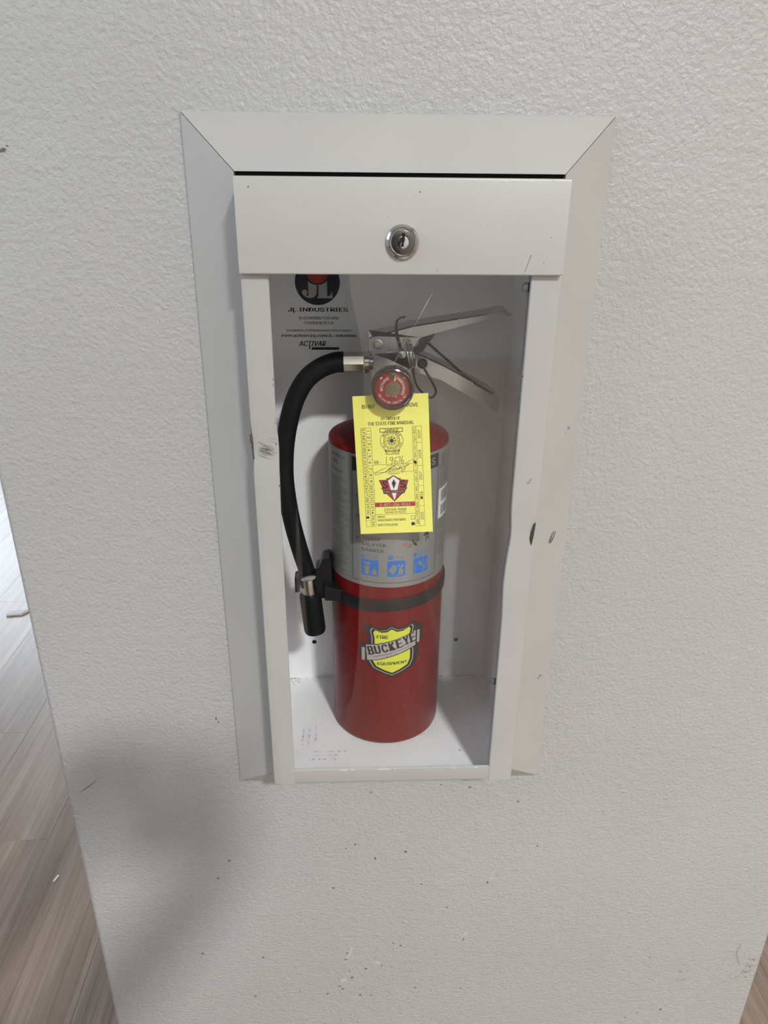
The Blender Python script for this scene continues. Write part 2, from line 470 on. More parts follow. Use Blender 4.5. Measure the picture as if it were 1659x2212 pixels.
# room shell
RX0, RX1, RY0, RY1 = -3200.0, 2200.0, -5400.0, 4800.0
structure(MB().box(RX0, RX1, RY0, RY1, CE, CE+60).build('ceiling', 'ceiling_paint'))
structure(MB().box(RX0-80, RX0, RY0, RY1, FL, CE).build('wall_left', 'room_paint'))
structure(MB().box(RX1, RX1+80, RY0, RY1, FL, CE).build('wall_right', 'room_paint'))
structure(MB().box(RX0, RX1, RY0-80, RY0, FL, CE).build('wall_back', 'room_paint'))
structure(MB().box(RX0, RX1, RY1, RY1+80, FL, CE).build('wall_far', 'room_paint'))
floor = structure(MB().box(RX0, RX1, RY0, RY1, FL-30, FL-3).build('floor', 'floor_base'))
# planks run away from the cabinet wall; seams and butt joints as measured beside the wall
PW, PL = 181.0, 1219.0
first = None
JOINT = {0: 522.0, 1: 866.0, 2: 1522.0, -1: 1130.0}
rnd = random.Random(3)
kcol = -20
def add_plank(x0, x1, y0, y1):
    global first
    if abs((x1-x0)-PW) < 1 and abs((y1-y0)-PL) < 1:
        if first is None:
            first = MB().box(x0+0.2, x1-0.2, y0+0.2, y1-0.2, FL-3, FL).build('plank', 'floor_plank', floor, bevel=0.25)
            return
        o = first.copy(); COL.objects.link(o); o.parent = floor
        c = W3(((x0+x1)/2, (y0+y1)/2, FL-1.5)); o.location = c - WORLD[floor.name]
        return
    MB().box(x0+0.2, x1-0.2, y0+0.2, y1-0.2, FL-3, FL).build('plank', 'floor_plank', floor, bevel=0.25)
for k in range(-21, 15):
    x1 = -669.0 - k*PW; x0 = x1 - PW
    x0, x1 = max(x0, RX0), min(x1, RX1)
    if x1-x0 < 5: continue
    j = JOINT.get(k, rnd.uniform(0, PL))
    y = j - math.ceil((j-RY0)/PL)*PL
    while y < RY1:
        a, c = max(y, RY0), min(y+PL, RY1)
        if c-a > 5: add_plank(x0, x1, a, c)
        y += PL

# marks on the cabinet wall: scuffs, a hairline crack, dirt blobs (flat stains with a shape of their own)
def on_wall(y=-0.25): return lambda u, v: (u, y, v)
rnd = random.Random(11)
def blob(ink, u, v, ru, rv, n=9, rot=0):
    pts = []
    for i in range(n):
        a = 2*math.pi*i/n; k = rnd.uniform(0.55, 1.15)
        x, y = ru*k*math.cos(a), rv*k*math.sin(a)
        pts.append((u+x*math.cos(rot)-y*math.sin(rot), v+x*math.sin(rot)+y*math.cos(rot)))
    ink.poly(pts)
sc = Ink()
for (u, v, n, sp) in ((456, -990, 5, 9), (458, -1010, 9, 10), (454, -1028, 8, 9), (549, -990, 9, 9), (548, -1002, 16, 8), (546, -1014, 18, 7), (541, -1026, 12, 8)):
    for i in range(n):
        blob(sc, u+rnd.uniform(-sp, sp), v+rnd.uniform(-2.6, 2.6), rnd.uniform(0.4, 1.6), rnd.uniform(0.2, 0.6), 7, rnd.uniform(0.2, 0.9))
sc.curve([(527, -955), (523, -968), (526, -984), (533, -1000)], 0.5)
sc.curve([(-326, -657), (-317, -650), (-309, -643), (-303, -637)], lambda t: 0.7*math.sin(math.pi*min(1, t+0.1))+0.1)
for u, v, a, c in ((-283, 21, 3.2, 1.8), (-279, 24, 1.2, 0.8), (-160, -553, 0.9, 3.2), (-158, -558, 0.7, 2.0), (20, -776, 1.6, 2.6), (-5, -752, 1.6, 1.9), (-16, -758, 1.6, 1.4), (58, -766, 2.2, 1.9),
                   (-19, -965, 3.0, 1.0), (-17, -952, 1.4, 1.4), (8, -985, 2.0, 2.2), (-11, -1003, 1.6, 2.8), (-28, -1020, 2.6, 1.4), (-24, -1026, 1.6, 2.0), (139, -931, 1.8, 1.6), (115, -868, 1.6, 1.2),
                   (165, -824, 1.6, 1.8), (177, -812, 1.0, 1.0), (133, -662, 1.9, 1.4), (98, -657, 1.5, 0.9), (-45, -1035, 2.2, 1.8), (0, -1040, 2.0, 1.8), (55, -940, 2.0, 1.4), (45, -935, 1.4, 1.4), (30, -980, 1.8, 1.4), (77, -1028, 2.2, 1.3), (140, -1032, 1.6, 1.2)):
    blob(sc, u, v, a, c, 9, rnd.uniform(-0.5, 0.5))
for i in range(70):
    u = rnd.gauss(50, 75); v = -1145 + abs(rnd.gauss(0, 130))*0.9 + 40
    if v > -690 or v < -1230: continue
    q = rnd.uniform(0.35, 1.0)
    blob(sc, u, v, q*rnd.uniform(0.8, 1.6), q, 7, rnd.uniform(-1, 1))
sc.build('scuff_marks', 'scuff', wall, on_wall(), kind='stuff')
sf = Ink()
sf.curve([(172, -803), (170, -812), (167, -822)], lambda t: 2.6-1.2*t)
sf.curve([(-10, -940), (-13, -952), (-18, -964)], lambda t: 3.6-1.4*t)
blob(sf, -23, -1008, 6, 5); blob(sf, 24, -973, 5, 4); blob(sf, 142, -920, 3, 6)
sf.build('smear_marks', 'scuff_soft', wall, on_wall(-0.2), kind='stuff')

# ================================================================== THE CABINET
cab = tag(empty('fire_extinguisher_cabinet', (36.5, 0, -643)), 'off-white painted metal fire extinguisher cabinet set into the wall, with clear glazed door', 'cabinet')
OX0, OX1, OZ0, OZ1 = -138.5, 211.5, -643.0, 50.3        # outer edge of the trim
IX0, IX1, IZ0, IZ1 = -95.2, 168.4, -606.6, 7.0          # inner edge of the trim
def trim_piece(a, b_, c, d, ax):
    """mitred bevelled trim: outer corners a,b  inner corners c,d (x,z)"""
    e = 0.35
    def sh(p, s_): return (p[0]+s_*e*(1 if ax == 'x' else 0), p[1]+s_*e*(1 if ax == 'z' else 0))
    a, c = sh(a, 1), sh(c, 1); b_, d = sh(b_, -1), sh(d, -1)
    sec = [(0, -0.05), (0, -2.4), (0.03, -3.4), (0.985, -28.4), (1, -29.0), (1, 2), (0.96, 2), (0.96, -24), (0.06, -0.05)]
    def path(p, q): return lambda s_: (p[0]+(q[0]-p[0])*s_[0], s_[1], p[1]+(q[1]-p[1])*s_[0])
    m_ = MB()
    # long faces
    m_.sweep(sec, [path(a, c), path(b_, d)])
    return m_.build('trim', 'cabinet_paint', cab)
trim_piece((OX0, OZ1), (OX1, OZ1), (IX0, IZ1), (IX1, IZ1), 'x')
trim_piece((OX0, OZ0), (OX1, OZ0), (IX0, IZ0), (IX1, IZ0), 'x')
trim_piece((OX0, OZ0), (OX0, OZ1), (IX0, IZ0), (IX0, IZ1), 'z')
trim_piece((OX1, OZ0), (OX1, OZ1), (IX1, IZ0), (IX1, IZ1), 'z')
# recessed box: five sheets
BX0, BX1, BZ0, BZ1, BY = -95.0, 168.2, -605.0, 7.5, 145.0
b = MB()
b.box(BX0-1.2, BX1+1.2, BY, BY+1.2, BZ0-1.2, BZ1+1.2)
b.box(BX0-1.2, BX0, 2.2, BY, BZ0-1.2, BZ1+1.2); b.box(BX1, BX1+1.2, 2.2, BY, BZ0-1.2, BZ1+1.2)
b.box(BX0, BX1, -30, BY, BZ0-1.2, BZ0); b.box(BX0, BX1, 2.2, BY, BZ1, BZ1+1.2)
box = b.build('cabinet_box', 'box_paint', cab)
for hx, hz in ((-56.9, -549.6), (129.1, -548.8)):
    MB().lathe([(0, 0.15), (2.5, 0.15), (2.9, 0.05)], (hx, BY-0.2, hz), (0, -1, 0), 20).build('screw_hole', 'black_void', box)
# maker's label printed on the back sheet
bk = lambda y: (lambda u, v: (u, BY-y, v))
Ink().disc(-40.5, -97.2, 23.8, 56).build('logo_disc', 'ink_navy', box, bk(0.2))
i = Ink(); i.disc(-40.2, -87.6, 11.2, 40); i.build('logo_dot', 'ink_red', box, bk(0.45))
i = Ink()
i.poly([(-50.4, -96.2), (-47.5, -98.6), (-44.2, -99.8), (-41.4, -100.1), (-41.4, -107.5), (-42.4, -110.6), (-44.8, -113.0), (-48.6, -113.9), (-52.5, -113.2), (-55.6, -111.2), (-57.2, -108.2), (-56.8, -106.2), (-55.2, -105.0), (-53.2, -105.0), (-51.6, -106.2), (-51.2, -108.0), (-52.0, -109.6), (-52.6, -111.2), (-51.2, -111.6), (-50.2, -110.0)])
i.poly([(-39.4, -100.1), (-36.0, -99.6), (-33.0, -98.2), (-30.4, -95.8), (-30.4, -111.6), (-28.0, -111.4), (-26.3, -109.4), (-25.2, -106.4), (-24.8, -113.9), (-41.2, -113.9), (-39.6, -111.0)])
i.build('logo_letters', 'ink_grey', box, bk(0.3))
i = Ink()
i.text('JL INDUSTRIES', -40.6, -125.8, 64.4, 4.0, bold=0.035)
i.text('BLOOMINGTON MN', -40.1, -134.6, 42.2, 3.0, bold=0.006)
i.text('COMMERCE CA', -40.1, -139.8, 32.2, 3.0, bold=0.006)
i.text('Installation & Maintenance Information:', -40.0, -147.7, 71.0, 2.7, bold=0.012)
i.text('www.activarcpg.com/JL-industries', -40.4, -153.6, 81.8, 4.2, bold=0.03)
i.text('ACTIVAR', -47.4, -162.0, 29.0, 5.7, bold=0.04, slant=0.28)
i.text('INC.', -31.0, -164.2, 3.0, 1.2, slant=0.2)
i.line([(-50.4, -164.5), (-51.1, -168.0)], 1.3)
i.poly([(-48.3, -166.0), (-18.1, -166.0), (-18.9, -168.8), (-49.1, -168.8)])
i.build('maker_print', 'ink_black', box, bk(0.3))
i = Ink().squiggle(-47, -20, -167.4, 0.55, 5); i.build('maker_fine_print', 'ink_soft', box, bk(0.4))
# faint stamped lettering and dirt on the box floor
onf = lambda u, v: (u, v, BZ0+0.15)
i = Ink()
def stamp(ink, u0, u1, v, seed):
    rs = random.Random(seed); u = u0
    while u < u1:
        for t in range(rs.choice((1, 2, 2))): ink.rect(u+t*0.9, v-1.4*rs.uniform(0.3, 1), u+t*0.9+0.4, v+1.4*rs.uniform(0.3, 1))
        if rs.random() < 0.6: ink.rect(u, v+rs.choice((-1.2, 0, 1.0))-0.2, u+1.4, v+rs.choice((-1.0, 0.2, 1.2)))
        u += rs.uniform(1.9, 2.8) + (1.8 if rs.random() < 0.12 else 0)
for k, (u0, u1, v) in enumerate(((-52, -15, 1.5), (-53, -24, -4.5), (-57, -24, -10.5))): stamp(i, u0, u1, v, 40+k)
for k, (u, v0, v1) in enumerate(((-66, 9, 40), (-59, 13, 42), (-51, 14, 50))):
    q = Ink(); stamp(q, v0, v1, 0, 60+k); i.add([(u-b_, a) for a, b_ in q.v], q.f)
i.build('stamped_lettering', 'ink_stamp', box, onf, kind='stuff')
i = Ink(); rnd = random.Random(5)
for k in range(26):
    t = abs(rnd.gauss(0, 12)); blob(i, -91+t*rnd.uniform(0, 1.2), 143-abs(rnd.gauss(0, 6))*(1 if t < 14 else 0.4), rnd.uniform(0.4, 1.8), rnd.uniform(0.3, 1.0), 7)
for k in range(22): blob(i, rnd.uniform(95, 166), 143.5-abs(rnd.gauss(0, 1.3)), rnd.uniform(0.8, 3), rnd.uniform(0.3, 0.9), 7)
for k in range(30): blob(i, rnd.uniform(-85, 150), rnd.uniform(-18, 135), rnd.uniform(0.2, 0.7), rnd.uniform(0.2, 0.7), 6)
blob(i, 118, 0, 1.6, 1.4, 9)
i.build('dirt_specks', 'grime', box, onf, kind='stuff')

MB().box(BX0+0.5, BX1-0.5, -24, -20, -14, 6.8).build('light_blocker', 'black_void', cab)  # added black strip: stops light entering above the door, keeps the slit dark
for z0, z1 in ((-604, -462), (-255, -14.5)): MB().box(158.5, BX1-0.5, -24, -20, z0, z1).build('light_blocker', 'black_void', cab)  # added strips blocking light that leaks past the door's right side
# ---- door: stiles and rail as the frame, then raised top panel, pane, lock
DX0, DX1 = -91.2, 166.0         # outer faces of the stiles
SY = -60.0                      # stile front
def g(z, c, s_): return math.exp(-((z-c)/s_)**2)
def stile(b, xo, xi, z0, z1, dent):
    s_ = 1 if xi > xo else -1
    r = 2.2
    sec = [(xo, -31), (xo, SY+r), (xo+s_*r*0.3, SY+r*0.3), (xo+s_*r, SY), (xo+s_*8, SY), ((xo+xi)/2, SY), (xi-s_*4, SY), (xi-s_*0.8, SY), (xi, SY+0.8), (xi, SY+3.4), (xo+s_*3, SY+3.4), (xo+s_*3, -31)]
    n = 90
    def at(k):
        z = z0+(z1-z0)*k/n
        def f(q):
            t = (q[0]-xo)/(xi-xo); dx, dy = dent(z, t)
            fr = min(1, max(0, (-31-q[1])/20))
            return (q[0]+dx*fr, q[1]+dy*fr, z)
        return f
    b.sweep(sec, [at(k) for k in range(n+1)])
def dent_l(z, t):
    a = g(z, -211, 15)
    return 1.3*a*(1-0.3*t) + 0.5*g(z, -238, 26)*t, 1.6*a*(1-0.5*t) - 0.4*g(z, -238, 20)*(1-t)
def dent_r(z, t):
    a = g(z, -297, 17); c = g(z, -350, 26)
    return 1.9*a*t - 1.6*c*t - 1.6*g(z, -292, 13)*(1-t), 1.2*g(z, -294, 15)*(1-0.4*t) - 1.2*c*t
b = MB()
stile(b, DX0, -68.8, -593.0, -8.0, dent_l)
stile(b, DX1, 140.6, -593.0, -8.0, dent_r)
# bottom rail between the stiles, a shade set back
sec = [(SY+3.2, -593), (SY+2.2, -593), (SY+0.9, -592.4), (SY+0.4, -591), (SY+0.4, -575.4), (SY+1.0, -575), (SY+3.2, -575)]
b.sweep(sec, [(lambda q, x=x: (x, q[0], q[1])) for x in (-69.3, 140.9)])
door = b.build('door', 'cabinet_paint', cab, smooth=True, autos=35)
b = MB()
r = 1.8; PY = -66.3
sec = [(-31, 3.6), (PY+r, 3.6), (PY+r*0.3, 3.6-r*0.3), (PY, 3.6-r), (PY, -65.6), (PY+0.6, -66.4), (PY+5.9, -66.4), (PY+5.9, -30), (PY+5.9, -4), (-31, -4)]
b.sweep(sec, [(lambda q, x=x: (x, q[0], q[1])) for x in (-90.6, -90.0, 163.2, 163.8)])
b.build('top_panel', 'cabinet_paint', door, smooth=True, autos=30)
MB().box(-80, 152, SY+4.2, SY+6.6, -588, -20).build('window_pane', 'acrylic', door)
# lock
LX, LZ = 36.4, -42.0
MB().lathe([(0, 0.0), (13.0, 0.0), (13.0, 1.4), (12.6, 2.6), (11.6, 3.2), (10.9, 3.6), (10.4, 5.6), (9.6, 6.4), (9.2, 6.2), (9.0, 5.2), (0, 5.2)], (LX, PY, LZ), (0, -1, 0), 56).build('lock_housing', 'chrome', door, smooth=True, autos=28)
MB().lathe([(8.9, 5.0), (8.9, 5.8), (8.4, 6.0), (4.5, 6.0), (4.5, 5.0)], (LX, PY, LZ), (0, -1, 0), 48).build('lock_cylinder', 'lock_face', door, smooth=True, autos=28)
MB().lathe([(4.5, 5.2), (4.5, 6.3), (4.0, 6.4), (0, 6.4)], (LX, PY, LZ), (0, -1, 0), 32).build('lock_plug', 'chrome', door, smooth=True, autos=28)
Ink().poly([(LX-1.0, LZ+7.0), (LX+1.4, LZ+7.0), (LX+1.3, LZ+2.2), (LX+0.6, LZ-1.2), (LX+0.6, LZ-3.0), (LX-1.6, LZ-3.0), (LX-1.6, LZ-1.9), (LX-0.6, LZ-0.6), (LX-0.4, LZ+2.4)]).build('keyhole', 'black_void', door, lambda u, v: (u, PY-6.55, v))
for bz in (-77.2, -467.7):
    MB().lathe([(0, 1.6), (2.6, 1.6), (3.9, 1.0), (4.2, 0)], (139.0, SY+7.0, bz), (0, -1, 0), 20).build('pane_bolt', 'screw_dark', door, smooth=True)
# scratches and smears on the pane
onp = lambda u, v: (u, SY+4.05, v)
i = Ink(); i.curve([(62.5, -80.5), (56.9, -91), (48.6, -106.4), (44.8, -111)], lambda t: 0.25+1.1*math.exp(-((t-0.35)/0.18)**2)*0.6)
i.line([(44.8, -111), (33.2, -135.6), (31, -139)], 0.28)
i.curve([(46, -110.5), (40, -117), (32, -124)], 0.12); i.build('scratch', 'strand', door, onp)
# chips, scuffs and painted gap shade on the door and trim
onr = lambda u, v: (u, SY-0.25, v)
rnd = random.Random(21)
i = Ink()
for (u, v, n, ru, rv) in ((139.8, -146, 8, .5, 2.4), (139.8, -174, 10, .6, 3.0), (139.9, -217, 3, .4, 2.2), (140.0, -231, 3, .4, 1.4), (-69.6, -155, 5, .5, 2.0), (-69.8, -191, 6, .5, 4.0), (-69.0, -209.5, 2, .7, 1.2), (-69.2, -246, 2, .7, 1.2), (-69.4, -256, 1, .6, 1.0), (155, -244, 8, 2.6, 1.6), (-73, -470, 1, .8, .8)):
    for k in range(n): blob(i, u+rnd.uniform(-1, 1)*ru, v+rnd.uniform(-2, 2)*rv, rnd.uniform(0.2, 0.55), rnd.uniform(0.3, 1.1), 6)
i.build('paint_chips', 'scuff', door, onr, kind='stuff')
Ink().poly([(164.4, -284.2), (162.7, -285.9), (160.9, -293.8), (160.2, -301.2), (160.9, -304.6), (162.3, -308.7), (163.6, -297.6), (164.1, -289.7)]).build('dent_gap_shade', 'ink_soft', door, onr)  # flat dark patch painted as the shade in the dented gap
i = Ink(); i.curve([(-91.2, -199), (-91.5, -204), (-90.8, -208)], 0.9); i.curve([(-90.6, -209), (-90.2, -214), (-89.6, -219), (-89.4, -222)], 0.8); i.build('dent_gap_shade', 'ink_soft', door, onr)  # dark strokes painted as gap shade along the left dent
i = Ink(); rnd = random.Random(31)
for k in range(46):
    v = -214+rnd.gauss(0, 4.2); u0 = rnd.uniform(-86, -76); i.line([(u0, v+1.2), (u0+rnd.uniform(3, 9), v-rnd.uniform(0.4, 1.8))], rnd.uniform(0.15, 0.45))
i.build('rubbed_scuff', 'rub', door, onr, kind='stuff')
ont = lambda u, v: (u, -(3.4+25*(211.5-u)/41.2)-0.35, v)
i = Ink(); i.curve([(196.2, -316), (194, -321), (192.6, -326), (193.6, -328), (196, -324), (198.4, -317)], lambda t: 0.5+1.0*math.sin(math.pi*t))
for k in range(7): blob(i, 199.0+rnd.uniform(-2, 2), -495+rnd.uniform(-3.5, 3.5), rnd.uniform(0.4, 1.0), rnd.uniform(0.3, 0.9), 6)
for k in range(6): blob(i, 199+rnd.uniform(-3, 3), -211+rnd.uniform(-4, 4), rnd.uniform(0.2, 0.6), rnd.uniform(0.3, 0.8), 6)
i.build('trim_scuffs', 'scuff', cab, ont, kind='stuff')
onpnl = lambda u, v: (u, PY-0.2, v)
i = Ink(); i.line([(137.5, -51), (133.5, -64)], 0.35)
for u, v, q in ((49, -6.5, 0.8), (-79.6, -4, 0.7), (152, -38, 0.5), (148, -57, 0.5), (25, -24, 0.3), (97, -30, 0.3), (64, -63, 0.5)): blob(i, u, v, q, q, 8)
i.build('panel_marks', 'scuff', door, onpnl, kind='stuff')
i = Ink()
for u, v in ((91, 2.2), (114, 1.6), (133, 1.4), (150, 2.4)): blob(i, u, v, 1.6, 0.7, 7)
i.build('panel_chips', 'bare_chip', door, onpnl, kind='stuff')
i = Ink()
for u, wd in ((-20, 8), (-8, 3), (20, 14), (38, 2), (100, 4), (125, 3)): i.line([(u, -575.9), (u+wd, -575.7)], 1.0)
i.build('rail_chips', 'bare_chip', door, lambda u, v: (u, SY+0.15, v), kind='stuff')
i = Ink(); blob(i, 74, -577.2, 8, 1.6, 12); i.build('rail_dent', 'ink_grey', door, lambda u, v: (u, SY+0.2, v), kind='stuff')

# ================================================================== THE FIRE EXTINGUISHER
AX, AY = 33.8, 73.4
ext = tag(empty('fire_extinguisher', (AX, AY, BZ0)), 'red fire extinguisher with black hose and silver instruction label standing inside the cabinet', 'fire extinguisher')
TR = 63.5
prof = [(0, 1.5), (40, 1.0), (53, 0.2), (56.5, 0), (60, 0.8), (62.4, 3.0), (63.5, 6.5), (63.5, 360.6), (63.1, 362.6), (62.0, 364.0), (60.0, 365.0), (54, 367.2), (44, 371.5), (33, 376), (24, 381), (19, 385.5), (17.5, 391), (17.5, 396), (0, 396)]
tank = MB().lathe(prof, (AX, AY, BZ0), (0, 0, 1), 96).build('tank', 'tank_red', ext, smooth=True)
# instruction label wrapped round the tank
def cyl(rad): return lambda u, v: (AX+rad*math.sin(u/63.7), AY-rad*math.cos(u/63.7), v)
lab = Ink().rect(-97, -392.0, 97, -246.0).build('instruction_label', 'label_silver', ext, cyl(63.62), cut=2.5)
for p in lab.data.polygons: p.use_smooth = True
C1, C2, C3 = cyl(63.72), cyl(63.80), cyl(63.88)
i = Ink()
i.frame(-41.8, -386.8, 56.2, -248.8, 0.55); i.rect(-41.8, -263.7, 56.2, -248.8)
i.frame(-92, -387, -43.6, -247.6, 0.22); i.line([(57.6, -388), (57.6, -248)], 0.25)
for v in (-291, -321, -354): i.rect(-92, v-0.12, -43.8, v+0.12)
i.build('label_frame', 'ink_black', lab, C1, cut=2.5)
i = Ink()
i.text('4)', -34.9, -336.6, 4.8, 4.4); i.text('SWEEP', -19.8, -335.4, 20.4, 4.0); i.text('BALAYER', -17.4, -342.3, 26.0, 4.0); i.text('BARRER', -18.4, -348.9, 24.0, 4.0)
i.text('3)', -34.9, -312.5, 4.8, 4.4); i.text('2)', -34.9, -290, 4.8, 4.4)
i.build('instruction_wording', 'ink_soft', lab, C1, cut=2.5)
i = Ink()
i.text('MODELO', -62.6, -253.4, 22.6, 3.9); i.text('ABC', -68, -260.8, 13, 3.9); i.text('EQUIPMENT', -67.5, -269.8, 27.0, 3.4)
i.build('model_wording', 'ink_soft', lab, C1, cut=2.5)
i = Ink()
i.text('Q', 66.5, -256.4, 4.2, 4.2); i.ring(66.5, -256.4, 3.9, 4.4, 32)
i.build('approval_mark', 'ink_soft', lab, C1, cut=2.5)
i = Ink().text('S', 47.8, -256.2, 5.6, 7.6, bold=0.05); i.build('label_title', 'label_silver', lab, C2, cut=2.5)
i = Ink(); sd = 100
def para(u0, u1, v0, v1, step, h=0.55):
    global sd
    v = v0
    while v > v1:
        sd += 1; i.squiggle(u0, u1-random.Random(sd).uniform(0, (u1-u0)*0.35), v, h, sd); v -= step
for v0, v1 in ((-276.5, -282), (-284, -290), (-293, -305), (-307, -320), (-323, -337), (-339, -353), (-356, -369), (-371, -385)): para(-88, -46, v0, v1, 1.75)
for v0, v1 in ((-263, -270), (-274, -286), (-327, -340), (-343, -352), (-356, -366)): para(59.5, 80, v0, v1, 1.9)
i.build('fine_print', 'ink_soft', lab, C1, cut=4, kind='stuff')
i = Ink().rect(59.5, -324.2, 88, -290.5); i.build('barcode_field', 'ink_white', lab, C1, cut=2.5)
i = Ink(); rnd = random.Random(9); u = 65.0
while u < 84:
    wd = rnd.choice((0.35, 0.35, 0.7, 1.0)); i.rect(u, -306.0, u+wd, -293.0); i.rect(u, -321.5, u+wd, -310.0); u += wd+rnd.choice((0.4, 0.5, 0.9))
i.disc(61.4, -308, 0.5, 10)
i.build('barcode', 'ink_black', lab, C2, cut=2.5)
def rsq(ink, u0, v0, u1, v1, r):
    pts = []
    for cu, cv, a in ((u1-r, v1-r, 0), (u0+r, v1-r, 90), (u0+r, v0+r, 180), (u1-r, v0+r, 270)):
        pts += [(cu+r*math.cos(R(a+t)), cv+r*math.sin(R(a+t))) for t in (0, 30, 60, 90)]
    ink.poly(pts)
i = Ink()
for u in (-30.8, -2.5, 25.9): rsq(i, u, -379.0, u+18.9, -360.4, 1.6)
i.poly([(-31.6, -358.6), (-28.9, -354.2), (-26.4, -358.6)]); i.rect(-1.4, -358.8, 3.3, -354.1); i.disc(27.4, -356.4, 2.5, 24)
i.text('TRASH · WOOD', -19.0, -354.9, 14.0, 1.5); i.text('PAPER', -18.0, -357.4, 7.6, 1.5)
i.text('LIQUIDS', 9.4, -356.4, 9.0, 1.6); i.text('ELECTRICAL', 38.2, -354.0, 14.0, 1.5); i.text('EQUIPMENT', 38.4, -357.0, 13.0, 1.5)
i.build('class_symbols', 'ink_blue', lab, C1, cut=2.5)
i = Ink()
i.text('A', -28.9, -357.2, 2.0, 2.2, bold=0.03); i.text('B', 0.95, -356.45, 2.4, 3.0, bold=0.03); i.text('C', 27.4, -356.4, 2.4, 2.9, bold=0.03)
# A: bin and flames
i.poly([(-28.0, -367.2), (-21.6, -367.6), (-22.4, -377.6), (-26.8, -377.4)]); i.poly([(-28.6, -363.2), (-27.0, -363.8), (-26.0, -362.6), (-25.0, -363.8), (-23.4, -363.8), (-22.2, -362.6), (-20.6, -363.0), (-21.2, -366.4), (-28.2, -366.2)])
def flame(cu, cv, sc_): i.poly([(cu+a*sc_, cv+b_*sc_) for a, b_ in ((-2.6, -4), (-3, -1.6), (-1.8, -0.4), (-2.0, 1.6), (-0.6, 2.4), (0.4, 4.8), (1.6, 6.2), (1.4, 3.8), (0.6, 2.2), (1.6, 1.0), (2.8, 2.0), (2.4, -0.4), (3.4, -1.4), (2.2, -4.2), (0.4, -5.2), (-1.4, -5.0))])
flame(-16.6, -373.0, 1.0)
for k in range(4): i.line([(-19.8+k*1.9, -376.9-0.4*(k % 2)), (-18.4+k*1.9, -376.4)], 0.35)
# B: tipping can and splash
i.poly([(-1.6, -371.6), (3.8, -364.2), (7.2, -366.6), (7.4, -370.0), (4.2, -376.0), (2.6, -376.2)])
flame(11.6, -371.2, 1.05); i.poly([(4.6, -377.2), (8, -376.2), (14.6, -376.6), (15.4, -377.4), (9, -377.7)]); flame(13.8, -366.2, 0.42); flame(9.6, -365.6, 0.42)
# C: plug, lead and socket
i.poly([(30.6, -366.8), (33.4, -364.2), (36.8, -366.0), (36.6, -369.6), (33.6, -370.6)]); i.line([(36.6, -368.4), (38.6, -369.8)], 0.6); i.line([(35.6, -370.0), (37.8, -371.8)], 0.6)
i.curve([(26.4, -377.6), (28.2, -374.0), (27.6, -369.0), (28.6, -366.0), (30.8, -366.8)], 0.8)
i.ring(40.6, -372.6, 2.4, 3.2, 28); i.disc(40.6, -373.4, 1.1, 14); i.line([(39.6, -371.4), (39.6, -372.4)], 0.5); i.line([(41.6, -371.4), (41.6, -372.4)], 0.5)
flame(42.6, -366.4, 0.55); i.poly([(36.8, -377.4), (38.2, -374.6), (39.0, -377.6)]); i.curve([(36.6, -362.6), (37.2, -364.6), (38.4, -364.4), (38.4, -362.4)], 0.45)
i.build('class_pictures', 'label_silver', lab, C2, cut=2.5)
i = Ink(); rnd = random.Random(2)
for k in range(16): blob(i, 15.0+rnd.gauss(0, 1.7), -342.2+rnd.gauss(0, 1.0), rnd.uniform(0.3, 1.1), rnd.uniform(0.3, 0.7), 7)
i.build('sweep_picture_fire', 'ink_pink', lab, C1, cut=2.5, kind='stuff')
Ink().poly([(39.6, -336.6), (41.2, -337.0), (40.4, -341.0), (39.4, -340.4)]).build('sweep_picture_extinguisher', 'ink_pink', lab, C1, cut=2.5)
i = Ink()
i.poly([(23.2, -337.8), (24.6, -337.6), (26.2, -341.6), (28.8, -342.8), (29.8, -345.6), (27.4, -345.2), (24.6, -341.6)])
i.curve([(18.4, -344.4), (20.6, -345.8), (23.2, -344.0)], 0.5); i.curve([(19.6, -343.2), (21.6, -343.6), (24.2, -342.8)], 0.4)
for k in range(8): i.line([(26.6+k*1.2, -342.0+k*0.75), (27.4+k*1.2, -340.6+k*0.75)], 0.22)
i.poly([(36.8, -335.8), (40.0, -333.0), (44.4, -331.0), (45.0, -340.4), (43.6, -342.4), (43.8, -337.0), (42.6, -336.0), (42.2, -341.0), (40.0, -343.6), (41.2, -339.0), (40.8, -335.6), (38.6, -336.8)])
i.build('sweep_picture_figures', 'ink_black', lab, C1, cut=2.5)
# shield sticker low on the tank
shd = Ink()
shd.poly([(-27.4, -443.6), (-21.6, -439.6), (-12.5, -443.4), (-4.5, -442.6), (3.2, -438.4), (10.5, -442.4), (19.5, -441.6), (27.2, -436.6), (34.4, -440.8), (35.6, -446.2), (40.8, -444.4), (41.4, -462.0), (38.6, -467.6), (34.2, -469.6), (36.4, -480.0), (33.6, -490.0), (25.6, -498.6), (13.0, -503.6), (4.4, -508.4), (-5.0, -503.6), (-17.0, -498.2), (-23.4, -491.6), (-26.2, -487.6), (-31.6, -487.4), (-34.4, -482.0), (-34.6, -470.0), (-30.6, -465.0), (-23.6, -463.8), (-24.0, -455.0), (-27.6, -448.0)])
shd = shd.build('shield_sticker', 'ink_black', ext, cyl(63.60), cut=2.5)
D1, D2, D3, D4 = cyl(63.68), cyl(63.76), cyl(63.84), cyl(63.92)
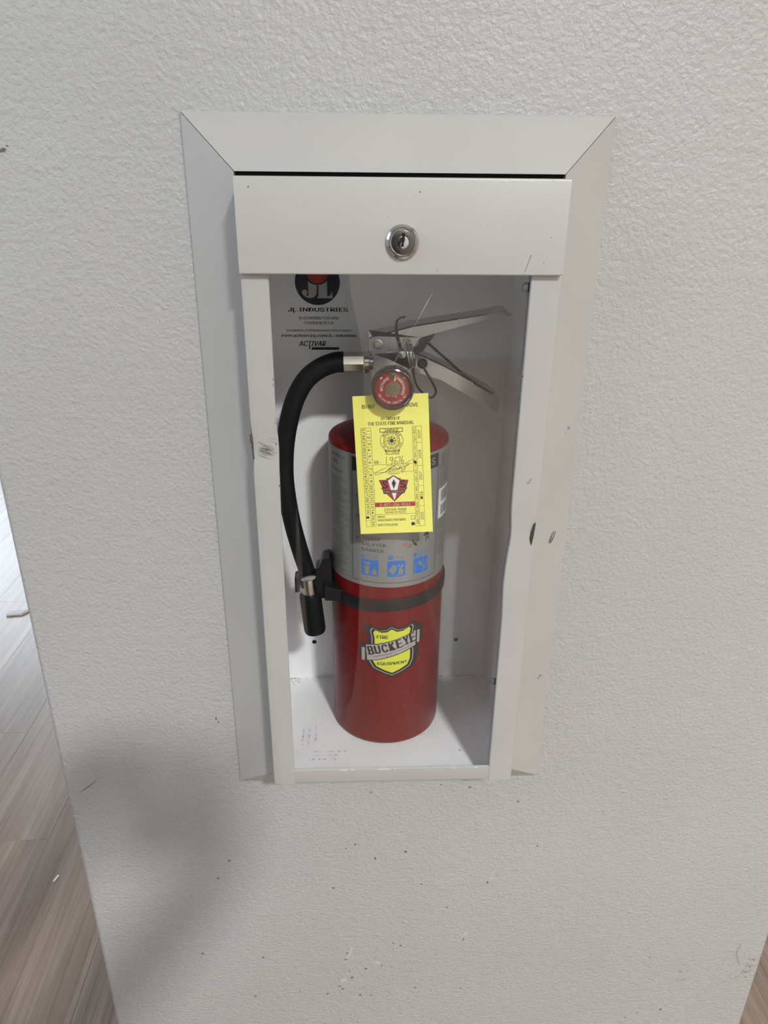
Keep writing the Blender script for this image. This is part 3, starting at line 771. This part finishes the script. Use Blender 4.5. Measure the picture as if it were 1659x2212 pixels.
outer = [(-21.0, -447.2), (-18.4, -443.2), (-10, -446.2), (-3, -445.4), (3.1, -441.2), (9.6, -445.2), (18, -444.6), (26.2, -440.6), (28.4, -443.6), (26.8, -452.0), (26.6, -462), (28.8, -475.0), (28.6, -486.0), (25.0, -494.6), (13.6, -500.8), (4.4, -504.8), (-5.6, -500.8), (-16.8, -495.4), (-21.6, -487.8), (-22.2, -478), (-19.0, -464.0), (-19.2, -455.0)]
cx_, cz_ = 3.6, -470.0
inner_ = [(cx_+(a-cx_)*0.955, cz_+(b_-cz_)*0.975) for a, b_ in outer]
i = Ink(); i.poly(outer, inner_); i.build('shield_outline', 'sticker_silver', shd, D1, cut=2.5)
i = Ink(); i.poly([(cx_+(a-cx_)*0.845, cz_+(b_-cz_)*0.90) for a, b_ in outer]); i.build('shield_field', 'sticker_yellow', shd, D1, cut=2.5)
def ban(d): return [(-25.6, -466.4+d), (-12, -464.2+d), (3, -460.0+d), (17, -455.2+d), (31.0, -449.6+d), (31.2, -469.0-d), (18, -473.8-d), (3, -479.0-d), (-11, -483.6-d), (-24.2, -486.4-d)]
i = Ink(); i.poly([(a*1.03, b_) for a, b_ in ban(1.0)]); i.build('banner_edge', 'ink_black', shd, D2, cut=2.5)
i = Ink(); i.poly(ban(0)); rsq(i, -30.8, -487.6, -26.8, -470.6, 1.2); rsq(i, 33.0, -466.8, 36.4, -450.2, 1.2); i.build('banner', 'sticker_silver', shd, D3, cut=2.5)
i = Ink()
i.text('FIRE', -6.8, -454.2, 12.8, 4.2, 0, bold=0.03)
i.text('EQUIPMENT', 4.6, -488.8, 34.0, 4.2, 2, bold=0.035)
for ch, u, v, h in zip('BUCKEYE', (-20.0, -12.4, -4.4, 3.6, 11.6, 19.6, 27.0), (-472.8, -470.8, -468.6, -466.2, -463.4, -460.4, -458.2), (10.4, 10.2, 10.2, 10.2, 10.6, 11.0, 12.0)):
    i.text(ch, u, v, 6.9, h+0.6, 14, bold=0.085)
    if ch != 'C': i.line([(u-3.0-(h*0.12), v-h*0.47-0.8), (u+3.2-h*0.02, v-h*0.47+0.9)], 0.8)
i.text('110 KINGS ROAD, KINGS MOUNTAIN, NC 28086', 4.5, -474.4, 46, 1.7, 17, bold=0.01)
i.text('704-739-7415', 3.0, -477.8, 14, 1.5, 17, bold=0.01)
i.build('sticker_wording', 'ink_black', shd, D4, cut=2.5)

# ---- valve, gauge, lever, carry handle
b = MB()
b.lathe([(17.5, 390), (20, 391), (20, 399), (17, 402), (15, 404), (15, 432), (0, 432)], (AX, AY, BZ0), (0, 0, 1), 40)
b.prism_xz([(15.6, -152), (52, -152), (54, -172), (50, -196), (45, -203), (22, -203), (17, -190), (14.8, -172)], 57, 90)
b.lathe([(8.5, 0), (8.5, 47), (0, 47)], (33.8, 58, -174), (0, -1, 0), 28)
b.build('valve_body', 'cast_metal', ext, smooth=True, autos=30)
def channel(top, bot, y0, y1, t, name, ends=True):
    """folded sheet-metal channel: front and back flange and the plate joining them along the top"""
    b = MB(); poly = top + bot[::-1]
    b.prism_xz(poly, y0, y0+t); b.prism_xz(poly, y1-t, y1)
    n = len(top); lo = [(x+0.15, z-t) for x, z in top]
    b.prism_xz(top+lo[::-1], y0, y1)
    return b.build(name, 'aluminium', ext, bevel=0.35)
top = [(12.4, -139.2), (15.6, -137.6), (36, -132.3), (55.8, -127.2), (90, -121.6), (124.6, -116.0), (141, -112.4), (147, -112.6), (150.6, -116.0)]
bot = [(12.4, -152.4), (20, -152.8), (53.8, -152.6), (63.4, -139.2), (75, -135.6), (124.9, -122.4), (130, -120.2), (142, -116.6), (150.2, -118.4)]
lever = channel(top, bot, 58, 87, 1.7, 'operating_lever')
top = [(17, -152.6), (40, -153.2), (61.6, -154.4), (86.1, -165.4), (111.1, -178.8), (138.3, -193.5), (145.0, -198.6), (147.6, -205.0)]
bot = [(17, -155.2), (34, -161.0), (59.5, -173.2), (85.0, -181.1), (108.4, -194.4), (130.3, -206.2), (139, -211.6), (144.2, -214.9)]
carry = channel(top, bot, 57, 88, 1.7, 'carry_handle')
MB().lathe([(0, 1.9), (2.8, 1.9), (3.2, 1.2), (3.4, 0.5), (4.9, 0.4), (5.1, 0)], (21.3, 58, -145.4), (0, -1, 0), 28).build('rivet', 'steel', ext, smooth=True)
# black spring stop under the lever
MB().prism_xz([(62.0, -141.5), (66, -139.0), (78.6, -135.8), (70.2, -147.6), (66.0, -153.6), (59, -155.8), (57.2, -154.4), (60.5, -152.2), (64.2, -149.2)], 63, 82).build('spring_stop', 'plastic_black', ext)
# pressure gauge facing the door
GX, GZ, GY = 33.6, -174.0, 12.0
b = MB().lathe([(0, 0), (15, 0), (18.4, 1.5), (19.8, 4), (20.0, 8), (19.9, 15.5), (19.2, 17.4), (18.0, 18.0), (17.0, 17.2), (16.4, 14.0), (16.2, 12.2), (0, 12.2)], (GX, GY-2, GZ), (0, -1, 0), 64)
gauge = b.build('pressure_gauge', 'bezel', ext, smooth=True, autos=35)
gy = GY-2-12.2
gp = lambda d: (lambda u, v: (GX+u, gy-d, GZ+v))
Ink().disc(0, 0, 16.1, 56).build('dial', 'dial_red', gauge, gp(0.15))
i = Ink(); i.poly([(-2.2, 9.2)] + [(16.0*math.cos(R(a)), 16.0*math.sin(R(a))) for a in (98, 94, 90, 86, 82)] + [(1.4, 9.2)]); i.build('dial_green_zone', 'dial_green', gauge, gp(0.3))
i = Ink()
i.arc_text('RECHARGE', 0, 0, 10.4, 152, 10.5, 2.5, 1.6); i.arc_text('OVERCHARGED', 0, 0, 10.4, 18, 10.0, 2.5, 1.6)
i.arc_text('USE WITH DRY CHEMICAL ONLY', 0, 0, 13.6, 270, 5.2, 1.8, 1.1, inward=True)
i.text('PULL', -13.4, 3.0, 4.0, 1.3, 85, bold=0.01); i.text('PIN 1', -11.4, 2.6, 4.0, 1.3, 85, bold=0.01); i.line([(-11.6, 9.0), (-10.0, 10.4)], 1.0); i.line([(9.6, 10.4), (11.2, 9.2)], 1.0)
i.text('UL', -4.0, -6.8, 4.6, 2.6, -15, bold=0.05); i.text('®', 2.8, -7.6, 1.4, 1.6)
i.text('195', 0.2, 13.4, 2.6, 1.3)
i.build('dial_lettering', 'ink_white', gauge, gp(0.45))
i = Ink()
for k in range(6): i.ring(0.2, -0.6, 0.6+k*1.15, 1.25+k*1.15, 40)
i.build('coil', 'brass', gauge, gp(0.8))
Ink().disc(0.2, -0.6, 7.2, 40).build('coil_well', 'ink_soft', gauge, gp(0.5))
i = Ink(); i.poly([(0.9, 7.2), (2.6, 7.0), (2.2, 13.8)]); i.build('needle', 'needle_yellow', gauge, gp(1.0))
MB().lathe([(16.6, 14.2), (13, 15.4), (8, 16.2), (0, 16.6)], (GX, GY-2, GZ), (0, -1, 0), 48).build('lens', 'gauge_lens', gauge, smooth=True)
# hose: coupling, rubber hose, ferrule, nozzle
Y0 = 60
def sc_(x, z, Y): k = (673.2+Y)/733.2; return (x*k, Y, z*k)
hp = [sc_(x, z, Y) for x, z, Y in ((-12.4, -163.3, 60), (-16.5, -163.5, 60), (-22, -164.2, 60), (-36, -169.8, 59), (-50.8, -182.0, 58), (-63.0, -204, 56), (-71.5, -235, 54), (-75.4, -265, 53), (-75.6, -295, 51), (-71.2, -333.7, 49), (-64.4, -367.4, 47), (-56.6, -398, 46))]
fx = hp[-1]
hose = MB().tube([(p.x, p.y, p.z) for p in spline(hp, 8)], lambda t: 10.4-1.5*t, 24).build('hose', 'rubber', ext, smooth=True)
b = MB()
b.lathe([(0, 0), (10.0, 0), (10.2, 0.8), (10.2, 21.0), (9.8, 21.6), (0, 21.6)], (-13.2, 60, -163.4), (1, 0, 0), 8)
cpl = b.build('coupling', 'steel', hose)
b = MB().lathe([(0, 20.5), (10.4, 20.5), (11.0, 21.3), (11.0, 25.8), (10.4, 26.6), (8.0, 26.8), (8.0, 30), (0, 30)], (-13.2, 60, -163.4), (1, 0, 0), 32)
b.build('coupling_nut', 'chrome', hose, smooth=True, autos=30)
ad = Vector((4.2, -1.0, -46.0)).normalized()
fo = (-54.6, 45.5, -400.0)
b = MB().lathe([(0, -1), (8.6, -1), (8.7, 0), (8.7, 19), (8.4, 20)], fo, ad, 36); b.build('ferrule', 'steel', hose, smooth=True, autos=40)
b = MB().lathe([(0, 18.5), (9.5, 18.5), (11.6, 19.4), (12.0, 21.0), (12.3, 64), (11.4, 67.5), (9.6, 68.6), (8.4, 68.4), (8.0, 60), (0, 60)], fo, ad, 40); b.build('nozzle', 'rubber', hose, smooth=True, autos=40)
# strap round the tank with the hose holder
b = MB(); n = 96; v = []; f = []
for k in range(n):
    a = 2*math.pi*k/n; x, y = math.cos(a), math.sin(a)
    dz = 0.06*(x*65+AX-20)
    for rr, z in ((63.9, -421.0), (65.6, -421.4), (66.0, -420.6), (66.0, -408.0), (65.6, -407.2), (63.9, -407.6)):
        v.append((AX+x*rr, AY+y*rr, z+dz))
    for j in range(6): f.append((k*6+j, k*6+(j+1) % 6, ((k+1) % n)*6+(j+1) % 6, ((k+1) % n)*6+j))
strap = b.add(v, f).build('hose_strap', 'plastic_black', ext, smooth=True)
b = MB()
b.prism_xz([(-46.0, -389.0), (-42.0, -386.0), (-38.4, -376.6), (-36.2, -375.2), (-30.4, -373.8), (-28.6, -380), (-28.0, -412), (-22, -424), (-33, -426), (-38, -424.6), (-46, -424.4)], 44, 66)
b.prism_xz([(-36, -403), (-24, -406.5), (-12, -409.2), (-11, -422.4), (-24, -421.6), (-36, -421)], 33, 48)
for sgn, a0, a1 in ((1, 10, 190),):
    pts = [(-54.2+12.2*math.cos(R(a)), 46+12.2*math.sin(R(a))) for a in range(a0, a1+1, 10)]
    b.sweep([(0, -394), (2.0, -394), (2.0, -413), (0, -413)], [(lambda q, p=p: (p[0]+(p[0]+54.2)/12.2*q[0], p[1]+(p[1]-46)/12.2*q[0], q[1])) for p in pts])
b.box(-68.4, -63.6, 36, 52, -412, -394)
b.build('hose_holder', 'plastic_black', strap, bevel=0.5)
# pull pin with its double ring, tether with bead, twisted tamper seal
b = MB().tube([(45.2, 92, -154.2), (45.2, 52, -154.2)], 2.0, 12)
b.lathe([(0, 0), (3.6, 0), (3.9, 1.5), (3.6, 5), (0, 5.4)], (45.2, 56, -154.2), (0, -1, 0), 16)
pin = b.build('pull_pin', 'steel', ext, smooth=True)
def ringpts(cx, cy, cz, rz, ry, tilt, sx): return [(cx+rz*math.sin(a)*tilt+sx*math.cos(a), cy+ry*math.cos(a), cz+rz*math.sin(a)) for a in [2*math.pi*k/36 for k in range(37)]]
for q in (0.0, 3.4): MB().tube(ringpts(51.4+q, 44, -153.4, 11.6, 11.0, -0.22, 1.4), 0.95, 10, False).build('pin_ring', 'chrome', pin, smooth=True)
ct = [(65.0, 38, -163.1), (69.9, 36, -171.2), (76.3, 35, -181.7), (77.8, 35, -187.8), (74.5, 35, -192.6), (68.4, 35, -191.2), (59.9, 35, -182.3), (56.4, 36, -173.4), (55.0, 38, -164.6)]
b = MB().tube([tuple(p) for p in spline(ct, 8)], 1.15, 10)
tet = b.build('tether', 'plastic_black', ext, smooth=True)
MB().lathe([(0, 2.6), (3.6, 2.4), (4.8, 1.2), (5.1, 0), (4.8, -1.2), (3.4, -2.4), (0, -2.6)], (64.2, 40, -160.4), (0, -1, 0), 28).build('tether_bead', 'plastic_black', tet, smooth=True)
def twist(pts, name, r=0.85, amp=0.8, pitch=3.2):
    P = spline(pts, 14); b = MB(); L = 0; acc = [0]
    for k in range(1, len(P)): L += (P[k]-P[k-1]).length; acc.append(L)
    for ph in (0, math.pi):
        q = []
        for p, l in zip(P, acc):
            a = 2*math.pi*l/pitch/2+ph; q.append((p.x+amp*math.cos(a), p.y+amp*math.sin(a), p.z+amp*0.6*math.cos(a)))
        b.tube(q, r, 8)
    return b.build(name, 'plastic_black', ext, smooth=True)
twist([(45.4, 52, -151.5), (43.6, 54, -147.8), (41.7, 55, -142.4), (40.0, 55, -135.9), (39.2, 55.5, -129.0), (39.6, 57, -123.6), (42.6, 62, -121.0), (48.2, 74, -121.6)], 'tamper_seal')
twist([(66.0, 66, -141.8), (71.1, 62, -144.8), (80.9, 62, -153.3), (93.4, 62, -163.6), (109.8, 60, -177.6), (122.6, 57.0, -186.2)], 'tamper_seal')
MB().tube([(122.6, 57.0, -186.2), (130, 56.2, -190.2), (138, 56.2, -194.6)], 0.9, 8).build('tamper_seal_end', 'plastic_black', ext)

# ================================================================== THE YELLOW INSPECTION TAG
TW, TH = 71.8, 136.6
Pa = [Vector(p) for p in ((-3.9, 12.0, -185.4), (67.4, 6.3, -180.6), (74.9, -13.4, -315.6), (3.5, -7.7, -320.3))]
ux = (Pa[1]-Pa[0]).normalized(); vy = (Pa[3]-Pa[0]).normalized(); nz = ux.cross(vy).normalized()
if nz.y > 0: nz = -nz
# layout units: 70 x 135 with v downwards
def tagmap(d): return lambda u, v: tuple(Pa[0] + ux*(u/70*TW) + vy*(v/135*TH) + nz*d)
class TInk(Ink):
    """tag layout: v grows downwards, so text is flipped to stay upright"""
    def text(s, body, cu, cv, wd, ht, rot=0, bold=0.0, slant=0.0):
        q = Ink(); q.text(body, 0, 0, wd, ht, rot, bold, slant); return s.add([(cu+a, cv-b_) for a, b_ in q.v], q.f)
tg = tag(empty('inspection_tag', tuple(Pa[0]*0.5+Pa[2]*0.5)), 'yellow paper inspection tag hanging in front of the fire extinguisher below its gauge', 'tag')
sheet = MB()
c4 = [tagmap(0)(*p) for p in ((0, 0), (70, 0), (70, 135), (0, 135))]; d4 = [tagmap(-0.3)(*p) for p in ((0, 0), (70, 0), (70, 135), (0, 135))]
sheet.add(c4+d4, [(0, 1, 2, 3), (4, 5, 6, 7), (0, 1, 5, 4), (1, 2, 6, 5), (2, 3, 7, 6), (3, 0, 4, 7)])
paper = sheet.build('paper', 'paper_yellow', tg)
K = 0.25
i = TInk()
i.text('DO NOT', 14.5, 10.2, 12.0, 3.7, bold=0.03); i.text('REMOVE', 52.0, 10.2, 16.6, 3.7, bold=0.03)
i.text('BY ORDER OF', 34.5, 22.1, 17.5, 2.9, bold=0.035); i.text('THE STATE FIRE MARSHAL', 34.3, 26.6, 43.2, 3.4, bold=0.035)
# left date grid
for u in (6.1, 10.8, 15.5): i.line([(u, 30.2), (u, 127.8)], K)
for k in range(17):
    v = 30.2+97.6*k/16; i.line([(6.1, v), (15.5, v)], K)
for k in range(16):
    v = 30.2+97.6*(k+0.5)/16
    i.text(str(k+1), 13.1, v, 1.3 if k == 0 else (2.3 if k < 9 else 4.3), 2.5, -90, bold=0.03)
    if k < 14: i.text(str(k+17), 8.4, v, 4.4, 2.5, -90, bold=0.03)
# right date grid
for u in (54.0, 57.7, 62.7): i.line([(u, 30.4), (u, 128.6)], K)
i.line([(54.0, 30.5), (62.7, 30.4)], K); i.line([(53.9, 128.6), (62.7, 128.6)], K)
for v in (45.9, 68.4, 88.1, 108.2): i.line([(57.7, v), (62.7, v)], K)
for v in (38.0, 46.0, 53.8, 62.1, 70.1, 78.3, 86.5, 94.8, 103.2, 111.8, 120.0): i.line([(54.0, v), (57.7, v)], K)
for k, mth in enumerate(('DEC', 'NOV', 'OCT', 'SEP', 'AUG', 'JUL', 'JUN', 'MAY', 'APR', 'MAR', 'FEB', 'JAN')):
    v = (34.2, 42.0, 50.0, 58.0, 66.0, 74.2, 82.4, 90.6, 99.0, 107.4, 115.8, 124.3)[k]
    i.text(mth, 55.85, v, 5.4, 2.1, 90, bold=0.008)
for k, yr in enumerate(('2029', '2028', '2027', '2026', '2025')): i.text(yr, 60.2, (38.3, 57.2, 78.3, 98.0, 118.4)[k], 8.0, 2.8, 90, bold=0.008)
i.rect(23.7, 31.2, 45.2, 31.8); i.rect(23.7, 34.6, 45.2, 35.2); i.rect(23.7, 31.2, 24.2, 35.2); i.rect(44.7, 31.2, 45.2, 35.2)
i.text('Type B-C-D', 34.4, 33.2, 13.2, 2.2, bold=0.015)
# registration seal
i.ring(34.4, 43.4, 10.5, 10.85, 60); i.ring(34.4, 43.4, 7.2, 7.7, 48)
q = Ink(); q.arc_text('REGISTERED', 0, 0, 9.1, 90, 12.5, 2.0, 1.5, bold=0.05); q.arc_text('FIRE EXTINGUISHER', 0, 0, 9.1, 270, 9.2, 1.6, 1.1, inward=True, bold=0.04)
q.arc_text('STATE OF CALIFORNIA', 0, 0, 6.2, 90, 11, 1.1, 0.8, bold=0.03); q.arc_text('STATE FIRE MARSHAL', 0, 0, 6.2, 270, 10.5, 1.1, 0.8, inward=True, bold=0.03)
q.ring(0, 0, 4.9, 5.1, 36); q.ring(0, 0, 3.4, 3.9, 30)
for k in range(8): q.line([(1.0*math.cos(R(k*45)), 1.0*math.sin(R(k*45))), (4.4*math.cos(R(k*45)), 4.4*math.sin(R(k*45)))], lambda t: 1.1-0.8*t)
q.disc(0, 0, 1.5, 16)
i.add([(34.4+a, 43.4-b_) for a, b_ in q.v], q.f)
for u in (28.6, 40.4): i.rect(u, 53.0, u+0.45, 56.6)
i.rect(28.6, 53.0, 40.9, 53.4); i.rect(28.6, 56.2, 40.9, 56.6); i.text('E - 2390', 34.75, 54.8, 9.6, 2.1, bold=0.02)
i.poly([(27.2, 51.6), (29.4, 52.9), (28.4, 54.6)]); i.poly([(42.0, 51.6), (40.0, 52.9), (41.0, 54.6)])
i.text('EE-', 20.3, 63.8, 6.2, 3.0, bold=0.035)
i.line([(15.5, 66.2), (54.0, 65.8)], K); i.line([(15.5, 73.8), (54.0, 73.6)], K); i.line([(15.6, 115.8), (54.0, 115.7)], K)
i.text('(Certificate No.)', 35, 67.3, 13.5, 1.7); i.text('(Signature)', 34.9, 75.3, 11.0, 2.2)
i.text('6154 Aura  Avenue', 34.8, 110.7, 21.2, 2.5, bold=0.02); i.text('Tarzana CA 91335', 34.5, 113.6, 20.4, 2.3, bold=0.02)
i.text('ANNUAL', 21.0, 118.1, 7.9, 2.3, bold=0.012); i.text('MAINTENANCE PERFORMED', 30.8, 121.5, 27.0, 2.5, bold=0.012); i.text('NEW EXTINGUISHER', 26.9, 126.4, 19.2, 2.5, bold=0.012)
for a in ((49.6, 118.0, 53.2, 118.3), (49.6, 121.4, 53.2, 121.7), (49.6, 118.0, 49.9, 121.7), (52.9, 118.0, 53.2, 121.7)): i.rect(*a)
i.build('tag_print', 'ink_black', paper, tagmap(0.12))
# pen and hole-punch marks
i = TInk(); rnd = random.Random(4)
for u, v, r_ in ((8.2, 118.3, 2.0), (55.5, 64.8, 1.8), (51.2, 126.2, 1.9), (60.4, 100.2, 1.5)): blob(i, u, v, r_*0.95, r_*0.95, 14)
i.rect(49.6, 124.8, 53.0, 127.4)
i.build('filled_dots', 'ink_black', paper, tagmap(0.2), kind='stuff')
i = TInk()
i.curve([(28.9, 58.5), (28.6, 61.8), (28.4, 65.4)], 0.42)
i.curve([(34.4, 59.4), (32.6, 59.6), (31.9, 61.4), (33.2, 62.4), (34.8, 60.6), (34.9, 59.4), (34.2, 63.0), (33.3, 66.4)], 0.4)
i.curve([(38.4, 59.0), (36.6, 61.4), (36.0, 64.6), (37.4, 66.2), (38.8, 64.6), (37.8, 63.0), (36.2, 64.2)], 0.4)
i.curve([(38.6, 59.8), (40.4, 59.4), (41.8, 58.9), (41.2, 61.8), (40.2, 65.4)], 0.4)
i.curve([(44.8, 58.2), (43.2, 60.4), (42.4, 63.8), (43.4, 65.4), (44.8, 64.0), (43.8, 62.4), (42.4, 63.6)], 0.4)
i.build('handwritten_number', 'ink_black', paper, tagmap(0.2))
i = TInk()
i.curve([(27.6, 69.4), (22, 71.6), (17.4, 74.2), (17.8, 75.8), (22, 75.0), (28, 73.0), (33, 70.0), (36.4, 67.8), (33.8, 68.4), (30.0, 71.6), (27.4, 73.6)], 0.36)
i.curve([(27.8, 73.8), (29.8, 70.4), (33.0, 69.6), (31.8, 71.6), (30.4, 73.0), (33.0, 72.4), (34.8, 70.6), (36.0, 70.8), (35.6, 72.4), (34.2, 72.2), (35.2, 70.4), (37.4, 69.6), (37.0, 72.2), (38.6, 70.2), (38.4, 72.2), (40.4, 69.2), (40.0, 71.8), (41.6, 69.4), (43.0, 69.8), (42.0, 71.0), (43.8, 72.0)], 0.34)
i.curve([(44.8, 68.6), (46.0, 70.6), (44.0, 73.6), (42.4, 74.4), (42.8, 72.6), (46.6, 68.8), (50.0, 66.4), (44.0, 69.0), (40.2, 70.2)], 0.34)
i.curve([(40.6, 69.0), (46.4, 65.8), (51.0, 63.2), (55.0, 61.8)], 0.3)
i.build('signature', 'ink_black', paper, tagmap(0.2))
# company badge and telephone bar
def badge(sx, o): return [(34.45+(a-34.45)*sx, 88.5+(b_-88.5)*sx+o) for a, b_ in ((20.4, 81.3), (27.6, 81.1), (28.2, 79.2), (29.2, 80.0), (34.5, 76.8), (39.8, 80.2), (40.8, 79.4), (41.4, 81.4), (48.4, 82.0), (46.4, 89.2), (47.4, 89.4), (45.2, 92.6), (34.45, 103.0), (24.0, 92.0), (22.0, 89.0), (23.4, 88.8))]
i = TInk(); i.poly(badge(1.0, 0)); i.build('badge_edge', 'ink_black', paper, tagmap(0.12))
i = TInk(); i.poly(badge(0.93, 0)); i.rect(15.6, 103.7, 54.2, 108.1); i.build('badge_red', 'ink_red', paper, tagmap(0.18))
i = TInk()
i.poly([(29.0, 82.2), (34.5, 77.8), (40.0, 82.4), (35.0, 101.0), (34.0, 101.0)], [(32.4, 84.6), (34.2, 90.6), (36.6, 84.8), (34.6, 80.6)])
i.text('1-877-256-0161', 34.8, 106.0, 29.2, 2.8, bold=0.03)
i.build('badge_white', 'ink_white', paper, tagmap(0.25))
i = TInk()
i.poly([(32.8, 84.8), (34.6, 81.2), (36.4, 84.8), (34.3, 90.2)])
i.text('S', 26.2, 86.0, 5.4, 7.4, -8, bold=0.09); i.text('S', 42.9, 86.0, 5.4, 7.4, 6, bold=0.09)
i.poly([(24.0, 92.4), (25.0, 91.6), (44.0, 91.8), (45.0, 92.8), (44.4, 94.6), (43.4, 95.2), (40.0, 94.6), (29, 94.4), (25.2, 95.2), (24.2, 94.4)])
i.build('badge_black', 'ink_black', paper, tagmap(0.32))
i = TInk(); i.text('FIRE SERVICES', 34.5, 93.2, 18.2, 1.5, bold=0.02); i.build('badge_wording', 'ink_white', paper, tagmap(0.4))
# cable tie that holds the tag to the gauge stem
b = MB().tube([(33.8+9.4*math.cos(2*math.pi*k/24), 30+4*math.cos(2*math.pi*k/24), -176+11.6*math.sin(2*math.pi*k/24)) for k in range(25)], 0.8, 8, False)
b.build('tie', 'plastic_black', tg)

# ================================================================== THE PHOTOGRAPHER (stands behind the lens, mirrored faintly in the pane, shades the wall)
def skinned(name, joints, bones, root):
    me = bpy.data.meshes.new(name)
    keys = list(joints); ix = {k: n for n, k in enumerate(keys)}
    me.from_pydata([W3(joints[k][:3]) for k in keys], [(ix[a], ix[b_]) for a, b_ in bones], [])
    o = bpy.data.objects.new(name, me); COL.objects.link(o)
    sk = o.modifiers.new('skin', 'SKIN'); sk.use_smooth_shade = True
    for k in keys:
        sv = me.skin_vertices[0].data[ix[k]]; r_ = joints[k][3]
        sv.radius = (r_/1000, (joints[k][4] if len(joints[k]) > 4 else r_)/1000); sv.use_root = (k == root)
    sb = o.modifiers.new('sub', 'SUBSURF'); sb.levels = 2; sb.render_levels = 2
    bpy.context.view_layer.update()
    out = bpy.data.meshes.new_from_object(o.evaluated_get(bpy.context.evaluated_depsgraph_get()))
    bpy.data.objects.remove(o)
    return out
J = dict(pelvis=(-150, -1160, -360, 150, 105), waist=(-150, -1165, -220, 135, 95), chest=(-150, -1170, -30, 165, 110), collar=(-150, -1175, 110, 95, 70), neck=(-148, -1165, 175, 55), jaw=(-145, -1135, 250, 62, 78), head=(-145, -1145, 320, 76, 92), crown=(-145, -1150, 395, 52, 62))
B = [('pelvis', 'waist'), ('waist', 'chest'), ('chest', 'collar'), ('collar', 'neck'), ('neck', 'jaw'), ('jaw', 'head'), ('head', 'crown')]
for sd_, sx in (('r', 1), ('l', -1)):
    hx = 40 + sx*62
    J.update({'sh'+sd_: (-150+sx*185, -1170, 70, 62), 'el'+sd_: (-60 if sx > 0 else -320, -1070 if sx > 0 else -1010, -165 if sx > 0 else -190, 46), 'wr'+sd_: (hx-sx*4+sx*22, -775, -25, 30, 24), 'pa'+sd_: (hx+sx*10, -715, 5, 40, 22),
              'hip'+sd_: (-150+sx*82, -1150, -430, 104), 'kn'+sd_: (-150+sx*82, -1130, -830, 84), 'an'+sd_: (-150+sx*84, -1150, -1200, 72), 'to'+sd_: (-150+sx*92, -1000, -1256, 42)})
    B += [('collar', 'sh'+sd_), ('sh'+sd_, 'el'+sd_), ('el'+sd_, 'wr'+sd_), ('wr'+sd_, 'pa'+sd_), ('pelvis', 'hip'+sd_), ('hip'+sd_, 'kn'+sd_), ('kn'+sd_, 'an'+sd_), ('an'+sd_, 'to'+sd_)]
    for n_ in range(4):
        zf = 42 - n_*21
        J.update({f'f{n_}a'+sd_: (hx+sx*14, -690, zf, 9.5), f'f{n_}b'+sd_: (hx+sx*2, -668+0, zf+2, 8.5), f'f{n_}c'+sd_: (hx-sx*20, -681, zf+3, 7.5)})
        B += [('pa'+sd_, f'f{n_}a'+sd_), (f'f{n_}a'+sd_, f'f{n_}b'+sd_), (f'f{n_}b'+sd_, f'f{n_}c'+sd_)]
    J.update({'ta'+sd_: (hx-sx*6, -722, 36, 11), 'tb'+sd_: (hx-sx*26, -718, 58, 9)}); B += [('pa'+sd_, 'ta'+sd_), ('ta'+sd_, 'tb'+sd_)]
mat('dark_clothes', (0.03, 0.032, 0.036), 0.85, spec=0.2); mat('skin', (0.45, 0.28, 0.21), 0.5); mat('phone_black', (0.01, 0.01, 0.011), 0.3)
pm = skinned('person', J, B, 'pelvis')
pm.materials.clear(); pm.materials.append(MATS['dark_clothes']); pm.materials.append(MATS['skin'])
base = W3((-150, -1160, FL))
for p in pm.polygons:
    c = p.center; p.use_smooth = True
    p.material_index = 1 if (c.z > EYE+0.19 or (c.y > -0.80 and c.z > EYE-0.3)) else 0
pm.transform(Matrix.Translation(-base))
person = bpy.data.objects.new('person', pm); COL.objects.link(person); person.location = base
tag(person, 'person in dark clothes holding up a phone in front of the cabinet', 'person')
ph = mesh('smartphone', [(40+x, -700+y, 8+z) for x, y, z in MB().box(-37, 37, -4, 4, -74, 74).v], MB().box(-37, 37, -4, 4, -74, 74).f, 'phone_black', bevel=2.5)
tag(ph, 'black smartphone held upright in both hands of the person', 'phone')

# ================================================================== SCRAPS ON THE FLOOR
i = MB(); i.prism_xz([(0, 0), (52, 3), (70, 14), (66, 17), (40, 12), (2, 9)], 0, 1.4)
mesh('paper_scrap', [(-1142+x*0.9, 1432+z*2.0, FL+0.4+y*5) for x, y, z in i.v], i.f, 'white_scrap')
tag(bpy.data.objects['paper_scrap'], 'curled white paper scrap on the bright wood floor by the wall edge', 'scrap')
i = MB(); i.prism_xz([(0, 0), (3, 0), (8, 14), (5, 16), (1, 6)], 0, 1.2)
mesh('lint_crumb', [(-620+x, 415+z, FL+0.4+y) for x, y, z in i.v], i.f, 'white_scrap')
tag(bpy.data.objects['lint_crumb'], 'tiny pale crumb lying on the darker brown floor planks', 'crumb')
